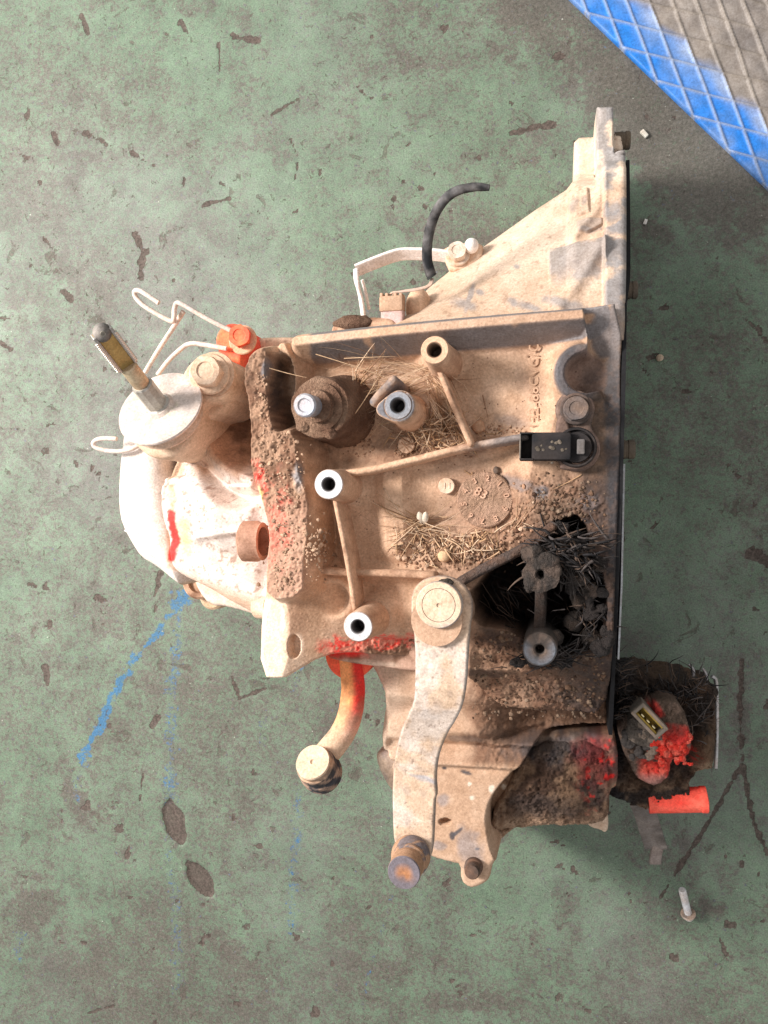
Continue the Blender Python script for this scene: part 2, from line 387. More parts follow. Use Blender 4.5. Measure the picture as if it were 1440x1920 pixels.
#PART2
# ================================================================== THE FLOOR
def build_floor():
    st = 2.0
    xs = np.concatenate([[-4000, -2500, -1500, -1000, -760], np.arange(-620, 240, st), [330, 600, 1000, 1800, 3000, 4000]])
    ys = np.concatenate([[-4000, -2500, -1500, -1000, -760], np.arange(-600, 600, st), [760, 1000, 1500, 2500, 4000]])
    X, Y = np.meshgrid(xs, ys, indexing='ij'); sh = X.shape; X = X.ravel(); Y = Y.ravel()
    P = np.c_[X, Y, np.zeros_like(X)]; px, py = proj(P)
    inside = (X > -640) & (X < 260) & (abs(Y) < 610)
    chip = np.zeros_like(X); blue = np.zeros_like(X); dirt = np.zeros_like(X); Z = np.zeros_like(X)
    R = random.Random(4)
    nrough = fbm(px, py, 11, 4, 8) - .5; nbrk = fbm(px, py, 26, 3, 18)
    def stroke(pts, w0, val, arr, soft=1.0):
        p = np.array(pts, float); d = d_line(px, py, p); v = val * (1 - ss(w0 * .3, w0 * 1.2, d + soft * w0 * 2.6 * nrough)) * (.55 + .9 * nbrk)
        np.maximum(arr, v, out=arr)
    # paint lost down to bare concrete
    for cx, cy, rx, ry, an in [(327, 1543, 20, 46, -.28), (375, 1650, 19, 42, -.62)]:
        c, s = math.cos(an), math.sin(an); x = px - cx; y = py - cy
        d = np.hypot((x * c + y * s) / rx, (-x * s + y * c) / ry) + .35 * (fbm(px, py, 20, 3, 2) - .5)
        m = 1 - ss(.82, 1.05, d); chip = np.maximum(chip, m * 1.3); Z -= 2.2 * m
    for pts, wd, v in [([(960, 250), (1040, 232)], 7, 1), ([(410, 80), (412, 132)], 3, 1), ([(1390, 1240), (1388, 1330), (1392, 1430), (1412, 1540), (1440, 1600)], 6, 1),
                       ([(1388, 1435), (1330, 1540), (1290, 1600), (1240, 1682)], 5, 1), ([(245, 285), (290, 312)], 5, .9), ([(100, 250), (108, 272)], 6, 1),
                       ([(545, 260), (560, 300), (552, 340)], 3, .9), ([(285, 1360), (298, 1345)], 8, 1), ([(262, 1500), (268, 1450)], 3, .9), ([(510, 215), (560, 185)], 4, .7),
                       ([(380, 385), (430, 372)], 5, .8), ([(300, 1075), (290, 1115)], 6, 1), ([(85, 1250), (90, 1285)], 7, 1), ([(165, 1900), (215, 1885)], 4, .9),
                       ([(435, 1270), (450, 1310), (500, 1290)], 4, .9), ([(440, 70), (480, 75)], 10, 1), ([(340, 45), (350, 60)], 10, .9), ([(155, 30), (165, 62)], 6, .9),
                       ([(255, 440), (270, 470), (262, 520)], 9, .8), ([(120, 545), (135, 560)], 9, .8), ([(1410, 1040), (1440, 1050)], 12, 1), ([(1400, 600), (1440, 640)], 10, .6),
                       ([(1350, 1760), (1362, 1790)], 5, 1), ([(160, 250), (200, 270)], 10, .9), ([(0, 640), (20, 655)], 5, .9), ([(1095, 260), (1100, 280)], 3, .5)]:
        stroke(pts, wd, v, chip, .8)
    for _ in range(300):      # small knocks, scrapes
        cx, cy = R.uniform(0, 1440), R.uniform(0, 1920); a = R.uniform(-.9, .9) + (1.2 if R.random() < .4 else 0); l = R.choice((.6, 1.2, 2.5, 5, 9)) * R.uniform(.6, 1.3) * (2 if R.random() < .15 else 1)
        stroke([(cx - l * math.cos(a), cy - l * math.sin(a)), (cx + l * math.cos(a) * .3, cy + l * math.sin(a) * .6 + R.uniform(-5, 5)), (cx + l * math.cos(a), cy + l * math.sin(a))], R.choice((1.6, 2.4, 3.2, 5.0)), R.uniform(.45, 1.0), chip, 2.4)
    # blue paint dragged over the green
    for pts, wd, v in [([(372, 1098), (340, 1130), (290, 1190), (255, 1235), (225, 1280), (200, 1330), (180, 1372), (158, 1418)], 9, 1.0), ([(365, 1100), (330, 1132)], 18, .9),
                       ([(160, 1410), (150, 1450), (140, 1500)], 8, .45), ([(345, 1110), (338, 1160), (330, 1230), (322, 1300), (320, 1400), (318, 1500)], 13, .45),
                       ([(315, 1550), (318, 1620), (330, 1700), (334, 1850)], 10, .32), ([(560, 1490), (556, 1560), (545, 1650), (548, 1750)], 11, .42),
                       ([(35, 1750), (38, 1800)], 10, .4), ([(560, 1240), (550, 1300)], 12, .4), ([(735, 1680), (700, 1800), (680, 1880)], 4, .3), ([(500, 1340), (490, 1400)], 9, .25)]:
        stroke(pts, wd, v, blue, 1.3)
    big = fbm(px, py, 330, 4, 21)
    dirt = np.clip(.34 + 1.6 * (big - .5) + 1.0 * (fbm(px, py, 90, 4, 22) - .5), 0, 1)
    dirt = np.maximum(dirt, blot(px, py, 1270, 230, 330, 150, .8, .5, .35, 3) * 1.35)
    dirt = np.maximum(dirt, .5 * ss(.60, .72, fbm(px, py, 70, 5, 44)))
    dirt = np.maximum(dirt, blot(px, py, 1010, 20, 130, 90, .2, .6, .3, 6) * 1.1)
    dirt = np.maximum(dirt, blot(px, py, 1330, 780, 170, 200, 0, .7, .3, 9) * .55)  # brownish dirt, plus the gearbox's soft shadow painted in
    dirt = np.maximum(dirt, blot(px, py, 430, 1830, 260, 60, .35, .7, .3, 12) * .6)
    dirt = np.maximum(dirt, blot(px, py, 600, 1500, 120, 260, .2, .8, .3, 13) * .35)
    dirt = np.maximum(dirt, blot(px, py, 250, 1280, 200, 160, .2, .8, .3, 15) * .4)
    for a in ((465, 80, 30, 18, -.5), (940, 100, 60, 20, .6), (1412, 1040, 30, 16, .1), (140, 1490, 90, 26, 1.2), (820, 1800, 24, 18, 0), (430, 1790, 130, 34, .5), (1330, 1700, 44, 16, .3), (410, 160, 4, 16, .1),  # dark smudges; the one beside the loose bolt paints its cast shadow
              (1220, 430, 60, 30, .4), (620, 1350, 40, 60, .2), (1290, 1580, 40, 24, .4), (150, 290, 60, 20, .3), (1000, 300, 40, 14, -.6), (770, 120, 60, 26, .4), (1390, 1350, 22, 140, 0), (60, 1700, 60, 90, .4), (900, 1880, 120, 30, 0)):
        dirt = np.maximum(dirt, dirt * 0 + blot(px, py, *a, soft=.8, n=.9, seed=a[0]) * 1.0)
    Z += .25 * (fbm(X, Y, 60, 3, 4) - .5) - .5 * np.clip(chip, 0, 1) * inside
    Z *= inside
    n0, n1 = sh; I = np.arange(n0 * n1).reshape(sh)
    q = np.stack([I[:-1, :-1], I[1:, :-1], I[1:, 1:], I[:-1, 1:]], -1).reshape(-1, 4)
    me = bpy.data.meshes.new('floor')
    nv = len(X); me.vertices.add(nv); me.vertices.foreach_set('co', (np.c_[X, Y, Z] / 1000).ravel())
    me.loops.add(q.size); me.loops.foreach_set('vertex_index', q.ravel()); me.polygons.add(len(q))
    me.polygons.foreach_set('loop_start', np.arange(0, q.size, 4)); me.polygons.foreach_set('loop_total', np.full(len(q), 4)); me.update(calc_edges=True)
    me.polygons.foreach_set('use_smooth', [True] * len(q))
    ca = me.color_attributes.new('Wear', 'FLOAT_COLOR', 'POINT')
    ca.data.foreach_set('color', np.c_[np.clip(chip, 0, 1.5) * inside, blue * inside, np.where(inside, dirt, .3), np.ones_like(X)].astype(np.float32).ravel())
    o = bpy.data.objects.new('floor', me); sc.collection.objects.link(o)
    o['kind'] = 'structure'; o['label'] = "worn green painted concrete workshop floor with brown chips and blue paint streaks"
    m, t, b = new_mat('worn_green_floor_paint'); N = t.nodes; L = t.links
    tc = N.new('ShaderNodeTexCoord'); at = N.new('ShaderNodeAttribute'); at.attribute_name = 'Wear'
    sep = N.new('ShaderNodeSeparateColor'); L.new(at.outputs['Color'], sep.inputs[0])
    def noise(s, det=5, rough=.6, dist=0, vec=None):
        n = N.new('ShaderNodeTexNoise'); n.inputs['Scale'].default_value = s; n.inputs['Detail'].default_value = det
        n.inputs['Roughness'].default_value = rough; n.inputs['Distortion'].default_value = dist; L.new(vec or tc.outputs['Object'], n.inputs['Vector']); return n.outputs[0]
    def math_(op, a, b_=None, c=None, clamp=False):
        n = N.new('ShaderNodeMath'); n.operation = op; n.use_clamp = clamp
        for i, v in enumerate((a, b_, c)):
            if v is None: continue
            if isinstance(v, (int, float)): n.inputs[i].default_value = v
            else: L.new(v, n.inputs[i])
        return n.outputs[0]
    def rng(v, a, b_, lo=0, hi=1):
        n = N.new('ShaderNodeMapRange'); n.interpolation_type = 'SMOOTHSTEP'; L.new(v, n.inputs[0]); n.inputs[1].default_value = a; n.inputs[2].default_value = b_
        n.inputs[3].default_value = lo; n.inputs[4].default_value = hi; return n.outputs[0]
    def mixc(f, a, b_, mode='MIX'):
        n = N.new('ShaderNodeMix'); n.data_type = 'RGBA'; n.blend_type = mode
        if isinstance(f, (int, float)): n.inputs[0].default_value = f
        else: L.new(f, n.inputs[0])
        for i, v in ((6, a), (7, b_)):
            if isinstance(v, tuple): n.inputs[i].default_value = (*v, 1)
            else: L.new(v, n.inputs[i])
        return n.outputs[2]
    nb = noise(9, 6, .6); nm = noise(55, 7, .66, .3); nf = noise(330, 5, .7); nmot = noise(260, 7, .72, .4); nf2 = noise(150, 6, .75, .2); nff = noise(800, 3, .6)
    green = mixc(rng(nb, .35, .65), (.120, .166, .118), (.166, .202, .158))
    green = mixc(rng(nf2, .35, .62), green, (.154, .222, .150))
    # grime film: broad dirt and painted shade + fine mottling
    grime = math_('ADD', math_('MULTIPLY', sep.outputs[2], .95), math_('MULTIPLY_ADD', nm, 2.2, -1.08), None)
    grime = math_('ADD', grime, math_('MULTIPLY_ADD', nmot, 4.8, -2.45))
    gm = rng(grime, -.15, 1.0)
    base = mixc(math_('MULTIPLY', gm, .92), green, mixc(rng(nf, .3, .7), (.074, .060, .051), (.142, .118, .104)))
    base = mixc(rng(noise(2.6, 4, .6), .46, .72, 0, .34), base, (.25, .255, .245))  # broad pale haze in the colour, standing in for the floor's sheen
    # blue
    bf = rng(math_('ADD', sep.outputs[1], math_('MULTIPLY_ADD', nmot, 3.2, -1.6)), .30, 1.0)
    base = mixc(math_('MULTIPLY', bf, .85), base, (.035, .145, .29))
    # chips, located + scattered
    sc1 = rng(math_('ADD', noise(38, 6, .62, .9), math_('MULTIPLY_ADD', nf, .16, -.08)), .635, .67)
    sc2 = rng(math_('ADD', noise(150, 6, .65, .9), math_('MULTIPLY_ADD', nf, .16, -.08)), .63, .68)
    sc3 = rng(noise(420, 3, .5), .70, .75)
    loc = rng(math_('ADD', sep.outputs[0], math_('MULTIPLY_ADD', nf, .9, -.45)), .42, .58)
    ch = math_('MAXIMUM', math_('MAXIMUM', math_('MULTIPLY', sc1, .6), math_('MULTIPLY', sc2, .7)), loc)
    base = mixc(math_('MULTIPLY', ch, .92), base, mixc(rng(nf, .3, .7), (.055, .038, .032), (.125, .092, .080)))
    base = mixc(math_('MULTIPLY', sc3, .7), base, (.045, .04, .035))
    sc4 = rng(noise(300, 2, .5, 0), .745, .765)
    base = mixc(math_('MULTIPLY', sc4, .5), base, (.55, .55, .50))
    base = mixc(.6, base, mixc(rng(nff, .3, .7), (.62, .62, .62), (1.28, 1.28, 1.28)), 'MULTIPLY')
    base = mixc(.8, base, mixc(rng(nmot, .3, .7), (.78, .77, .76), (1.16, 1.18, 1.16)), 'MULTIPLY')
    base = mixc(.8, base, mixc(rng(noise(22, 5, .65), .3, .7), (.84, .84, .83), (1.10, 1.10, 1.09)), 'MULTIPLY')
    L.new(base, b.inputs['Base Color'])
    L.new(math_('ADD', math_('MULTIPLY', ch, .3), math_('MULTIPLY_ADD', nm, .3, .42)), b.inputs['Roughness'])
    b.inputs['Specular IOR Level'].default_value = .35
    bp = N.new('ShaderNodeBump'); bp.inputs['Strength'].default_value = .7; bp.inputs['Distance'].default_value = .001
    h = math_('ADD', math_('MULTIPLY', nf, .55), math_('MULTIPLY', nf2, .5)); h = math_('SUBTRACT', h, math_('MULTIPLY', ch, .7))
    L.new(h, bp.inputs['Height']); L.new(bp.outputs[0], b.inputs['Normal'])
    me.materials.append(m); return o
build_floor()

# ------------------------------------------------------------------ blue floor mat, top right
def build_mat():
    st = 1.0; z0 = 5.0
    pts = [(1066, -6), (1440, 352), (1640, 545), (1700, -150), (920, -150)]
    sd = Poly(pts, z0, 0)
    # ridge lattice: directions measured in the photo
    o = V(1146, 36, z0)[:2]; a = V(1146 + 19.3, 36 + 51.5, z0)[:2] - o; b_ = V(1146 + 45.8, 36 + 11.6, z0)[:2] - o
    Mi = np.linalg.inv(np.array([a, b_]).T)
    e0 = V(1100, 24, z0)[:2]; e1 = V(1440, 350, z0)[:2]; en = (e1 - e0) / np.linalg.norm(e1 - e0); nn = np.array([-en[1], en[0]])
    if (V(1440, 0, z0)[:2] - e0) @ nn < 0: nn = -nn
    def lat(X, Y):
        wob = .05 * (fbm(X, Y, 60, 2, 3) - .5) * 2
        u = Mi[0, 0] * (X - o[0]) + Mi[0, 1] * (Y - o[1]) + wob; v = Mi[1, 0] * (X - o[0]) + Mi[1, 1] * (Y - o[1]) + wob
        du = abs(u - np.round(u)) * np.linalg.norm(a); dv = abs(v - np.round(v)) * np.linalg.norm(b_)
        dist = (X - e0[0]) * nn[0] + (Y - e0[1]) * nn[1]
        return u, v, du, dv, dist
    def top(X, Y):
        u, v, du, dv, dist = lat(X, Y); far = ss(44, 60, dist)
        r1 = 1.9 * np.exp(-(dv / 1.5) ** 2); r2 = (1.9 - .5 * far) * np.exp(-(du / 1.5) ** 2)
        lip = 1.2 * ss(0, 1, 1) * far
        fu = u - np.floor(u); fv = v - np.floor(v)
        pill = .8 * np.sin(np.pi * fu) * np.sin(np.pi * fv)
        return z0 + np.maximum(r1, r2) + pill * .7 + lip + 1.6 * far * (1 - fv) + .5 * far * (1 - fu)
    def paint(P, Nn, px, py):
        u, v, du, dv, dist = lat(P[:, 0], P[:, 1])
        n = fbm(P[:, 0], P[:, 1], 25, 4, 6)
        blue = C(.02, .19, .64); pale = C(.16, .27, .52)
        c = mix(np.repeat(blue[None], len(P), 0), pale, ss(.25, .8, n) * .8)
        rg = np.maximum(np.exp(-(dv / 1.2) ** 2), np.exp(-(du / 1.2) ** 2))
        c = mix(c, C(.30, .34, .42), rg * .85)
        fv = v - np.floor(v)
        lim = 33 + 9 * (fv - .5) + 7 * (n - .5)
        far = ss(-3, 4, dist - lim)
        brown = mix(np.repeat(C(.215, .185, .155)[None], len(P), 0), C(.30, .26, .22), ss(.3, .7, fbm(P[:, 0], P[:, 1], 14, 4, 9)))
        edge = np.exp(-((dist - lim + 4) / 5) ** 2) * ss(.2, .8, fv)
        c = mix(c, C(.45, .52, .66), edge * .6)
        c = mix(c, brown, far * .96)
        return np.c_[c, .0 * far]
    mo = slab('floor_mat', sd, top, .4, paint, st, None, M_PLAIN2, 1.2)
    mo['label'] = "blue embossed floor mat with diamond ridges, covered in brown dirt away from its edge"
    mo['category'] = "mat"
M_PLAIN2 = vc_mat('embossed_rubber', .1, .08, .0, .25)
for n in M_PLAIN2.node_tree.nodes:
    if n.type == 'MAP_RANGE': n.inputs['To Min'].default_value = .48
build_mat()

# ================================================================== GEARBOX: main casing
ZC = 210
casing_out = [(462, 672), (480, 655), (500, 650), (545, 640), (556, 625), (720, 607), (900, 591), (1106, 577), (1167, 569), (1166, 800), (1158, 1000), (1150, 1240), (1146, 1380),
              (1060, 1374), (985, 1370), (930, 1358), (892, 1330), (878, 1285), (830, 1262), (770, 1254), (690, 1243), (650, 1232), (600, 1232), (548, 1262), (536, 1270), (490, 1268), (493, 1140), (500, 1110),
              (500, 1050), (510, 1000), (488, 930), (472, 890), (468, 860), (470, 800), (464, 745), (458, 715)]
hollow = Poly([(507, 664), (522, 660), (534, 672), (538, 720), (534, 790), (524, 806), (517, 770), (510, 720)], 222)
def plateau(sd, zt, slope, X, Y): return zt - slope * np.maximum(0, sd(X, Y))
PL = lambda pts, z, sm=1: Poly(pts, z, sm)
ridgeL = PL([(462, 675), (480, 655), (500, 652), (501, 700), (505, 730), (514, 780), (520, 812), (538, 806), (548, 815), (556, 850), (558, 890), (576, 930), (575, 1000), (568, 1060), (566, 1118), (500, 1125), (500, 1060), (508, 1000), (490, 930), (474, 890), (470, 860), (472, 800), (466, 745), (459, 720)], 226)
rail = Line([(556, 640), (720, 622), (900, 605), (1110, 588)], 220, 2.6)
wallH = Line([(530, 650), (543, 680), (541, 720), (546, 752)], 212, 2.2)
blockR = PL([(1108, 576), (1168, 568), (1168, 655), (1116, 655)], 222)
bandR = PL([(1060, 640), (1190, 600), (1180, 1300), (1110, 1260), (1105, 990), (1000, 985), (985, 890), (1045, 800), (1035, 700)], 204)
humpM = Line([(735, 860), (740, 1015)], 200, 6)
brack = PL([(502, 1122), (545, 1118), (542, 1268), (492, 1268)], 214)
pocket = PL([(888, 1104), (988, 1036), (1035, 992), (1092, 972), (1092, 1050), (1124, 1080), (1128, 1190), (1100, 1222), (1030, 1232), (985, 1200), (960, 1180), (888, 1166)], 205)
fil = [Line([(818, 690), (884, 832)], 195, 1), Line([(640, 885), (800, 862), (985, 820)], 195, 1), Line([(632, 940), (668, 1140)], 195, 1), Line([(585, 1072), (800, 1078), (880, 1088)], 195, 1)]
skirts = [(830, 668, 46), (655, 915, 46), (705, 1155, 46), (785, 775, 50), (640, 770, 62), (845, 1140, 66)]
ringc = V(1096, 700, 208); ringr = 45 * sca(1096, 700, 208)
def casing_top(X, Y):
    P = np.c_[X, Y, np.full(X.shape, 195.)]; px, py = proj(P)
    h = 190 + 2.5 * fbm(X, Y, 45, 3, 2)
    h = h + 3.0 * ss(760, 900, px) * (1 - ss(700, 850, py))
    h = smax(h, plateau(humpM, 200, .8, X, Y), 4)
    h = smax(h, plateau(bandR, 204, .7, X, Y), 4)
    for f in fil: h = smax(h, plateau(f, 199, 1.3, X, Y), 3)
    for cx, cy, r in skirts:
        c = V(cx, cy, 195); d = np.hypot(X - c[0], Y - c[1]) - (r - 14) * .35
        h = smax(h, 199 - 1.0 * np.maximum(0, d), 3)
    # piles of grit under the ribs
    h = smax(h, 196.5 - .30 * d_line(X, Y, wpts([(760, 855), (860, 838)], 195)), 3)
    h = smax(h, 197.0 - .28 * d_line(X, Y, wpts([(800, 1045), (900, 1040), (960, 1010)], 195)), 3)
    h = smax(h, 201 - .8 * np.maximum(0, Disc(627, 1122, 198, 38)(X, Y)), 2)
    h = smin(h, 191 + 3 * np.maximum(0, Disc(628, 1122, 198, 21)(X, Y)), 1.5)
    # below the lower rib the wall runs down to the lower flange
    low = ss(1190, 1212, py + 8 * (fbm(X, Y, 14, 3, 5) - .5)) * ss(596, 604, px) * (1 - ss(850, 880, px))
    h = h * (1 - low) + (168 + 2 * fbm(X, Y, 12, 3, 2)) * low
    shelf = ss(870, 900, px) * ss(1180, 1375, py)
    h = h - shelf * 34
    for (y0, amp) in ((1262, 6), (1345, 5)):
        h = h + amp * np.exp(-((py - y0 - .02 * (px - 900)) / 9) ** 2) * ss(860, 900, px) * (1 - ss(1000, 1060, px))
    h = smax(h, plateau(rail, 221, 2.6, X, Y), 3)
    h = smax(h, plateau(wallH, 213, 2.2, X, Y), 2)
    h = smax(h, plateau(blockR, 222, 3, X, Y), 1.5)
    h = smax(h, plateau(brack, 215, .62, X, Y), 4)
    dr = abs(np.hypot(X - ringc[0], Y - ringc[1]) - ringr) - 2.0
    arc = ss(-10, 10, -(X - ringc[0]) + 6)
    h = smax(h, (204 + 9 * arc) - 2.2 * np.maximum(0, dr), 2)
    h = smin(h, 194 + (.6 + 8 * ss(9, 0, X - ringc[0] + .25 * (Y - ringc[1]))) * np.maximum(0, np.hypot(X - ringc[0] - 1, Y - ringc[1]) - ringr + 4.2), 1.5)
    h = smax(h, plateau(ridgeL, 226, 3.2, X, Y), 2.5)
    h = smin(h, 186 + 14 * np.maximum(0, hollow(X, Y)), 1.2)
    c_ = V(558, 1209, 206); slot = (np.hypot((X - c_[0]) / 3.2, (Y - c_[1]) / 6.4) - 1) * 4
    h = np.minimum(h, 202 + 10 * np.maximum(0, slot))
    h = smin(h, 108 + 9 * fbm(X, Y, 14, 3, 7) + 22 * np.maximum(0, pocket(X, Y) + 2.5 * (fbm(X, Y, 9, 3, 17) - .5)), 1.5)
    # mud
    m = mudmask(X, Y, px, py)
    h = h + m * mudh(X, Y, 1.0, 1) * (1 - .45 * ss(900, 1020, py) * ss(600, 560, px))
    d, i = worley(X, Y, 2.1, 9); h = h + (1 - m) * np.maximum(0, .32 - d) * 1.5 * (i > .6)
    return h
def mudmask(X, Y, px, py):
    m = 1 - ss(-1, 3, ridgeL(X, Y) + 3 * (fbm(X, Y, 8, 3, 4) - .5))
    m = np.maximum(m, .95 * ss(865, 900, px) * ss(1165, 1200, py + 40 * (fbm(X, Y, 20, 3, 3) - .5)))
    m = np.maximum(m, blot(px, py, 600, 790, 90, 70, .3, .6, .35, 2) * .9)
    m = np.maximum(m, blot(px, py, 1040, 950, 120, 75, 0, .6, .5, 5) * .8)
    m = np.maximum(m, blot(px, py, 690, 820, 120, 50, -.1, .8, .5, 7) * .5)
    m = np.maximum(m, blot(px, py, 880, 1040, 110, 36, -.1, .6, .5, 8) * .9)
    m = np.maximum(m, blot(px, py, 850, 845, 110, 22, -.15, .6, .5, 9) * .8)
    m = np.maximum(m, blot(px, py, 595, 1030, 40, 40, 0, .8, .5, 10) * .6)
    m = np.maximum(m, blot(px, py, 730, 1218, 120, 24, 0, .6, .3, 11) * .9)
    m = np.maximum(m, blot(px, py, 1130, 1100, 50, 160, 0, .5, .4, 12) * .8)
    m = m * (1 - blot(px, py, 560, 900, 14, 36, 0, .5, .3, 1))
    return np.clip(m, 0, 1)
def casing_paint(P, Nn, px, py):
    X, Y = P[:, 0], P[:, 1]; nlo = fbm(X, Y, 40, 4, 31); n = fbm(X, Y, 10, 5, 33); nf = fbm(X, Y, 3, 4, 35)
    c = mix(np.repeat(DUST[None], len(P), 0), C(.50, .32, .21), ss(.4, .68, n) * .6)
    c = mix(c, PALE, ss(.45, .65, nlo) * .45 * (1 - ss(900, 1100, px) * .7))
    c = mix(c, C(.34, .195, .13), ss(845, 930, py + 60 * (nlo - .5)) * ss(740, 960, px + 80 * (nlo - .5)) * .8)
    c = mix(c, C(.36, .205, .13), ss(.50, .62, nlo) * ss(560, 640, px) * .45)
    c = mix(c, C(.28, .16, .10), blot(px, py, 720, 860, 130, 22, -.1, .8, .6, 61) * .7)
    c = mix(c, C(.36, .20, .13), blot(px, py, 560, 1160, 26, 70, .2, .8, .7, 62) * .5)
    met = np.zeros(len(P))
    m = mudmask(X, Y, px, py)
    mudc = mix(np.repeat(MUD[None], len(P), 0), DUST * .85, ss(.35, .7, n) * .5)
    mudc = mix(mudc, MUDD, ss(.55, .75, nf) * .6)
    mudc = mix(mudc, C(.52, .32, .23), ss(880, 1020, py) * ss(600, 560, px) * .8)
    c = mix(c, mudc, m)
    # rubbed dark metal: slope of the top rail, block, ring
    rb = ss(5.4, 3.6, abs(rail(X, Y) - 4.6)) * (Y < 9999) * ss(.42, .55, fbm(X, Y, 16, 4, 40) + .18) * (1 - ss(588, 575, px)) * (P[:, 2] < 221.4)
    rb = np.maximum(rb, ss(2, -1, blockR(X, Y)) * .9)
    dr = np.hypot(X - ringc[0], Y - ringc[1]) - ringr
    rb = np.maximum(rb, ss(5, 1.5, abs(dr)) * .8 * (X < ringc[0] + 2))
    rb = np.maximum(rb, blot(px, py, 560, 890, 12, 32, 0, .5, .4, 3))
    rb = np.maximum(rb, blot(px, py, 498, 690, 9, 22, .2, .5, .3, 3) * .8)
    rb = np.maximum(rb, blot(px, py, 1012, 925, 18, 20, 0, .5, .4, 3) * .9)
    rb = np.maximum(rb, blot(px, py, 965, 905, 40, 14, .3, .6, .5, 3) * .6)
    rb = np.maximum(rb, blot(px, py, 955, 790, 40, 12, .2, .7, .5, 3) * .4)
    rb = np.maximum(rb, blot(px, py, 1105, 940, 26, 26, .2, .5, .5, 3) * .6)
    rb = np.maximum(rb, blot(px, py, 1152, 800, 20, 340, 0, .5, .4, 3) * .95)
    c = mix(c, STEEL * .75, rb * .85); met = np.maximum(met, rb * .4)
    c = mix(c, C(.36, .24, .20), ss(1.0, -2, dr) * .8); c = mix(c, C(.10, .10, .115), ss(4.2, 2.2, abs(dr - .5)) * ss(8, -4, X - ringc[0] + .3 * (Y - ringc[1])) * .85)
    # old oil soaking the right edge and the pocket, shade painted into the left hollow
    oil_shade = ss(1030, 1130, px + 110 * (n - .5)) * ss(590, 740, py) * .85
    oil_shade = np.maximum(oil_shade, ss(950, 1110, px + 160 * (n - .5)) * ss(880, 1000, py) * .86)
    oil_shade = np.maximum(oil_shade, ss(16, -2, pocket(X, Y) + 26 * (n - .5)) * ss(955, 985, px) * .97)
    oil_shade = np.maximum(oil_shade, ss(900, 1130, px + 160 * (n - .5)) * ss(1180, 1230, py) * (.45 + .4 * ss(.4, .6, nf)))
    oil_shade = np.maximum(oil_shade, ss(4, -1, pocket(X, Y) - 3 * (n - .2)) * 1.0)
    oil_shade = np.maximum(oil_shade, ss(1105, 1150, px + 60 * (n - .5)) * ss(960, 1050, py) * .95)
    oil_shade = np.maximum(oil_shade, blot(px, py, 1130, 1130, 60, 150, 0, .5, .5, 21) * .95)
    oil_shade = np.maximum(oil_shade, blot(px, py, 940, 1195, 60, 24, .4, .5, .6, 22) * .7)
    oil_shade = np.maximum(oil_shade, blot(px, py, 905, 1262, 55, 8, .05, .4, .4, 23) * .6)
    oil_shade = np.maximum(oil_shade, blot(px, py, 895, 1340, 50, 12, .05, .4, .4, 24) * .6)
    oil_shade = np.maximum(oil_shade, blot(px, py, 520, 725, 16, 60, .1, .5, .4, 26) * .8)  # shade painted into the hollow of the left ridge
    c = mix(c, mix(np.repeat((OIL * .9)[None], len(P), 0), C(.055, .036, .030), ss(.45, .6, nf)), oil_shade * .97)
    c = mix(c, C(.36, .19, .10), blot(px, py, 620, 1000, 46, 60, 0, .8, .5, 28) * .45)
    c = mix(c, C(.36, .19, .10), blot(px, py, 640, 690, 90, 22, .1, .8, .5, 29) * .5)  # brown patch paints the top rail's shadow on the pan
    # lower left bracket is paler on its folded edge
    c = mix(c, PALE * 1.05, ss(550, 520, px) * ss(1118, 1130, py) * .9)
    c = mix(c, C(.55, .60, .70), blot(px, py, 530, 1160, 5, 26, 0, .5, .4, 2) * .8)
    c = mix(c, C(.40, .25, .16), blot(px, py, 585, 1150, 26, 60, 0, .6, .4, 41) * .6)
    # red marking paint
    c = mix(c, PALE * 1.1, ss(5, 2, np.hypot((px - 560) / 2.4, (py - 1209) / 5.5)) * .8)
    r = blot(px, py, 520, 985, 30, 75, 0, .7, .9, 42) * .45
    r = np.maximum(r, blot(px, py, 488, 905, 12, 40, -.25, .7, .8, 43) * .85)
    r = np.maximum(r, blot(px, py, 640, 1212, 48, 22, 0, .6, .4, 44) * .95)
    r = np.maximum(r, blot(px, py, 740, 1205, 60, 14, 0, .5, 1.1, 45) * .75)
    c = mix(c, mix(np.repeat(RED[None], len(P), 0), C(.85, .30, .22), ss(.4, .6, nf)), np.clip(r, 0, 1) * ss(.32, .5, nf + .08))
    c = mix(c, YEL, blot(px, py, 484, 935, 9, 26, 0, .5, .4, 46) * .8)
    met = met * (1 - oil_shade)
    return np.c_[c, met]
casing = slab('casing', Poly(casing_out, ZC, 1), casing_top, 3, casing_paint, .6, gear, M_CAST, 1.6)

def rib(pts, zt, w_, paint=None, zb=180, mat=None, amp=.5, name='rib', z=None):
    sd = Line(pts, z or zt, w_, 2)
    f = zt if callable(zt) else (lambda X, Y: zt + amp * 2 * (fbm(X, Y, 5, 3, 3) - .5))
    return slab(name, sd, f, zb, paint or plain(DUST * 1.02, 0, .3, 0, MUD * 1.2), .6, gear, mat or M_CAST, w_ * .95)
def ribpaint(P, Nn, px, py):
    n = fbm(P[:, 0], P[:, 1], 9, 4, 3)
    c = mix(np.repeat((DUST * 1.05)[None], len(P), 0), MUD * 1.2, ss(.5, .65, n) * .6)
    d = ss(830, 960, px) * (1 - ss(.6, .75, n)); c = mix(c, STEEL * .7, d * .8)
    return np.c_[c, d * .3]
rib([(822, 690), (850, 760), (868, 800), (882, 832)], 218, 2.0)
rib([(640, 888), (700, 880), (790, 858), (860, 840), (905, 832), (985, 818)], 214, 2.3, ribpaint)
rib([(628, 940), (640, 1000), (652, 1060), (664, 1140)], 218, 1.9)
rib([(578, 1068), (650, 1074), (740, 1076), (810, 1080)], 207, 2.5)
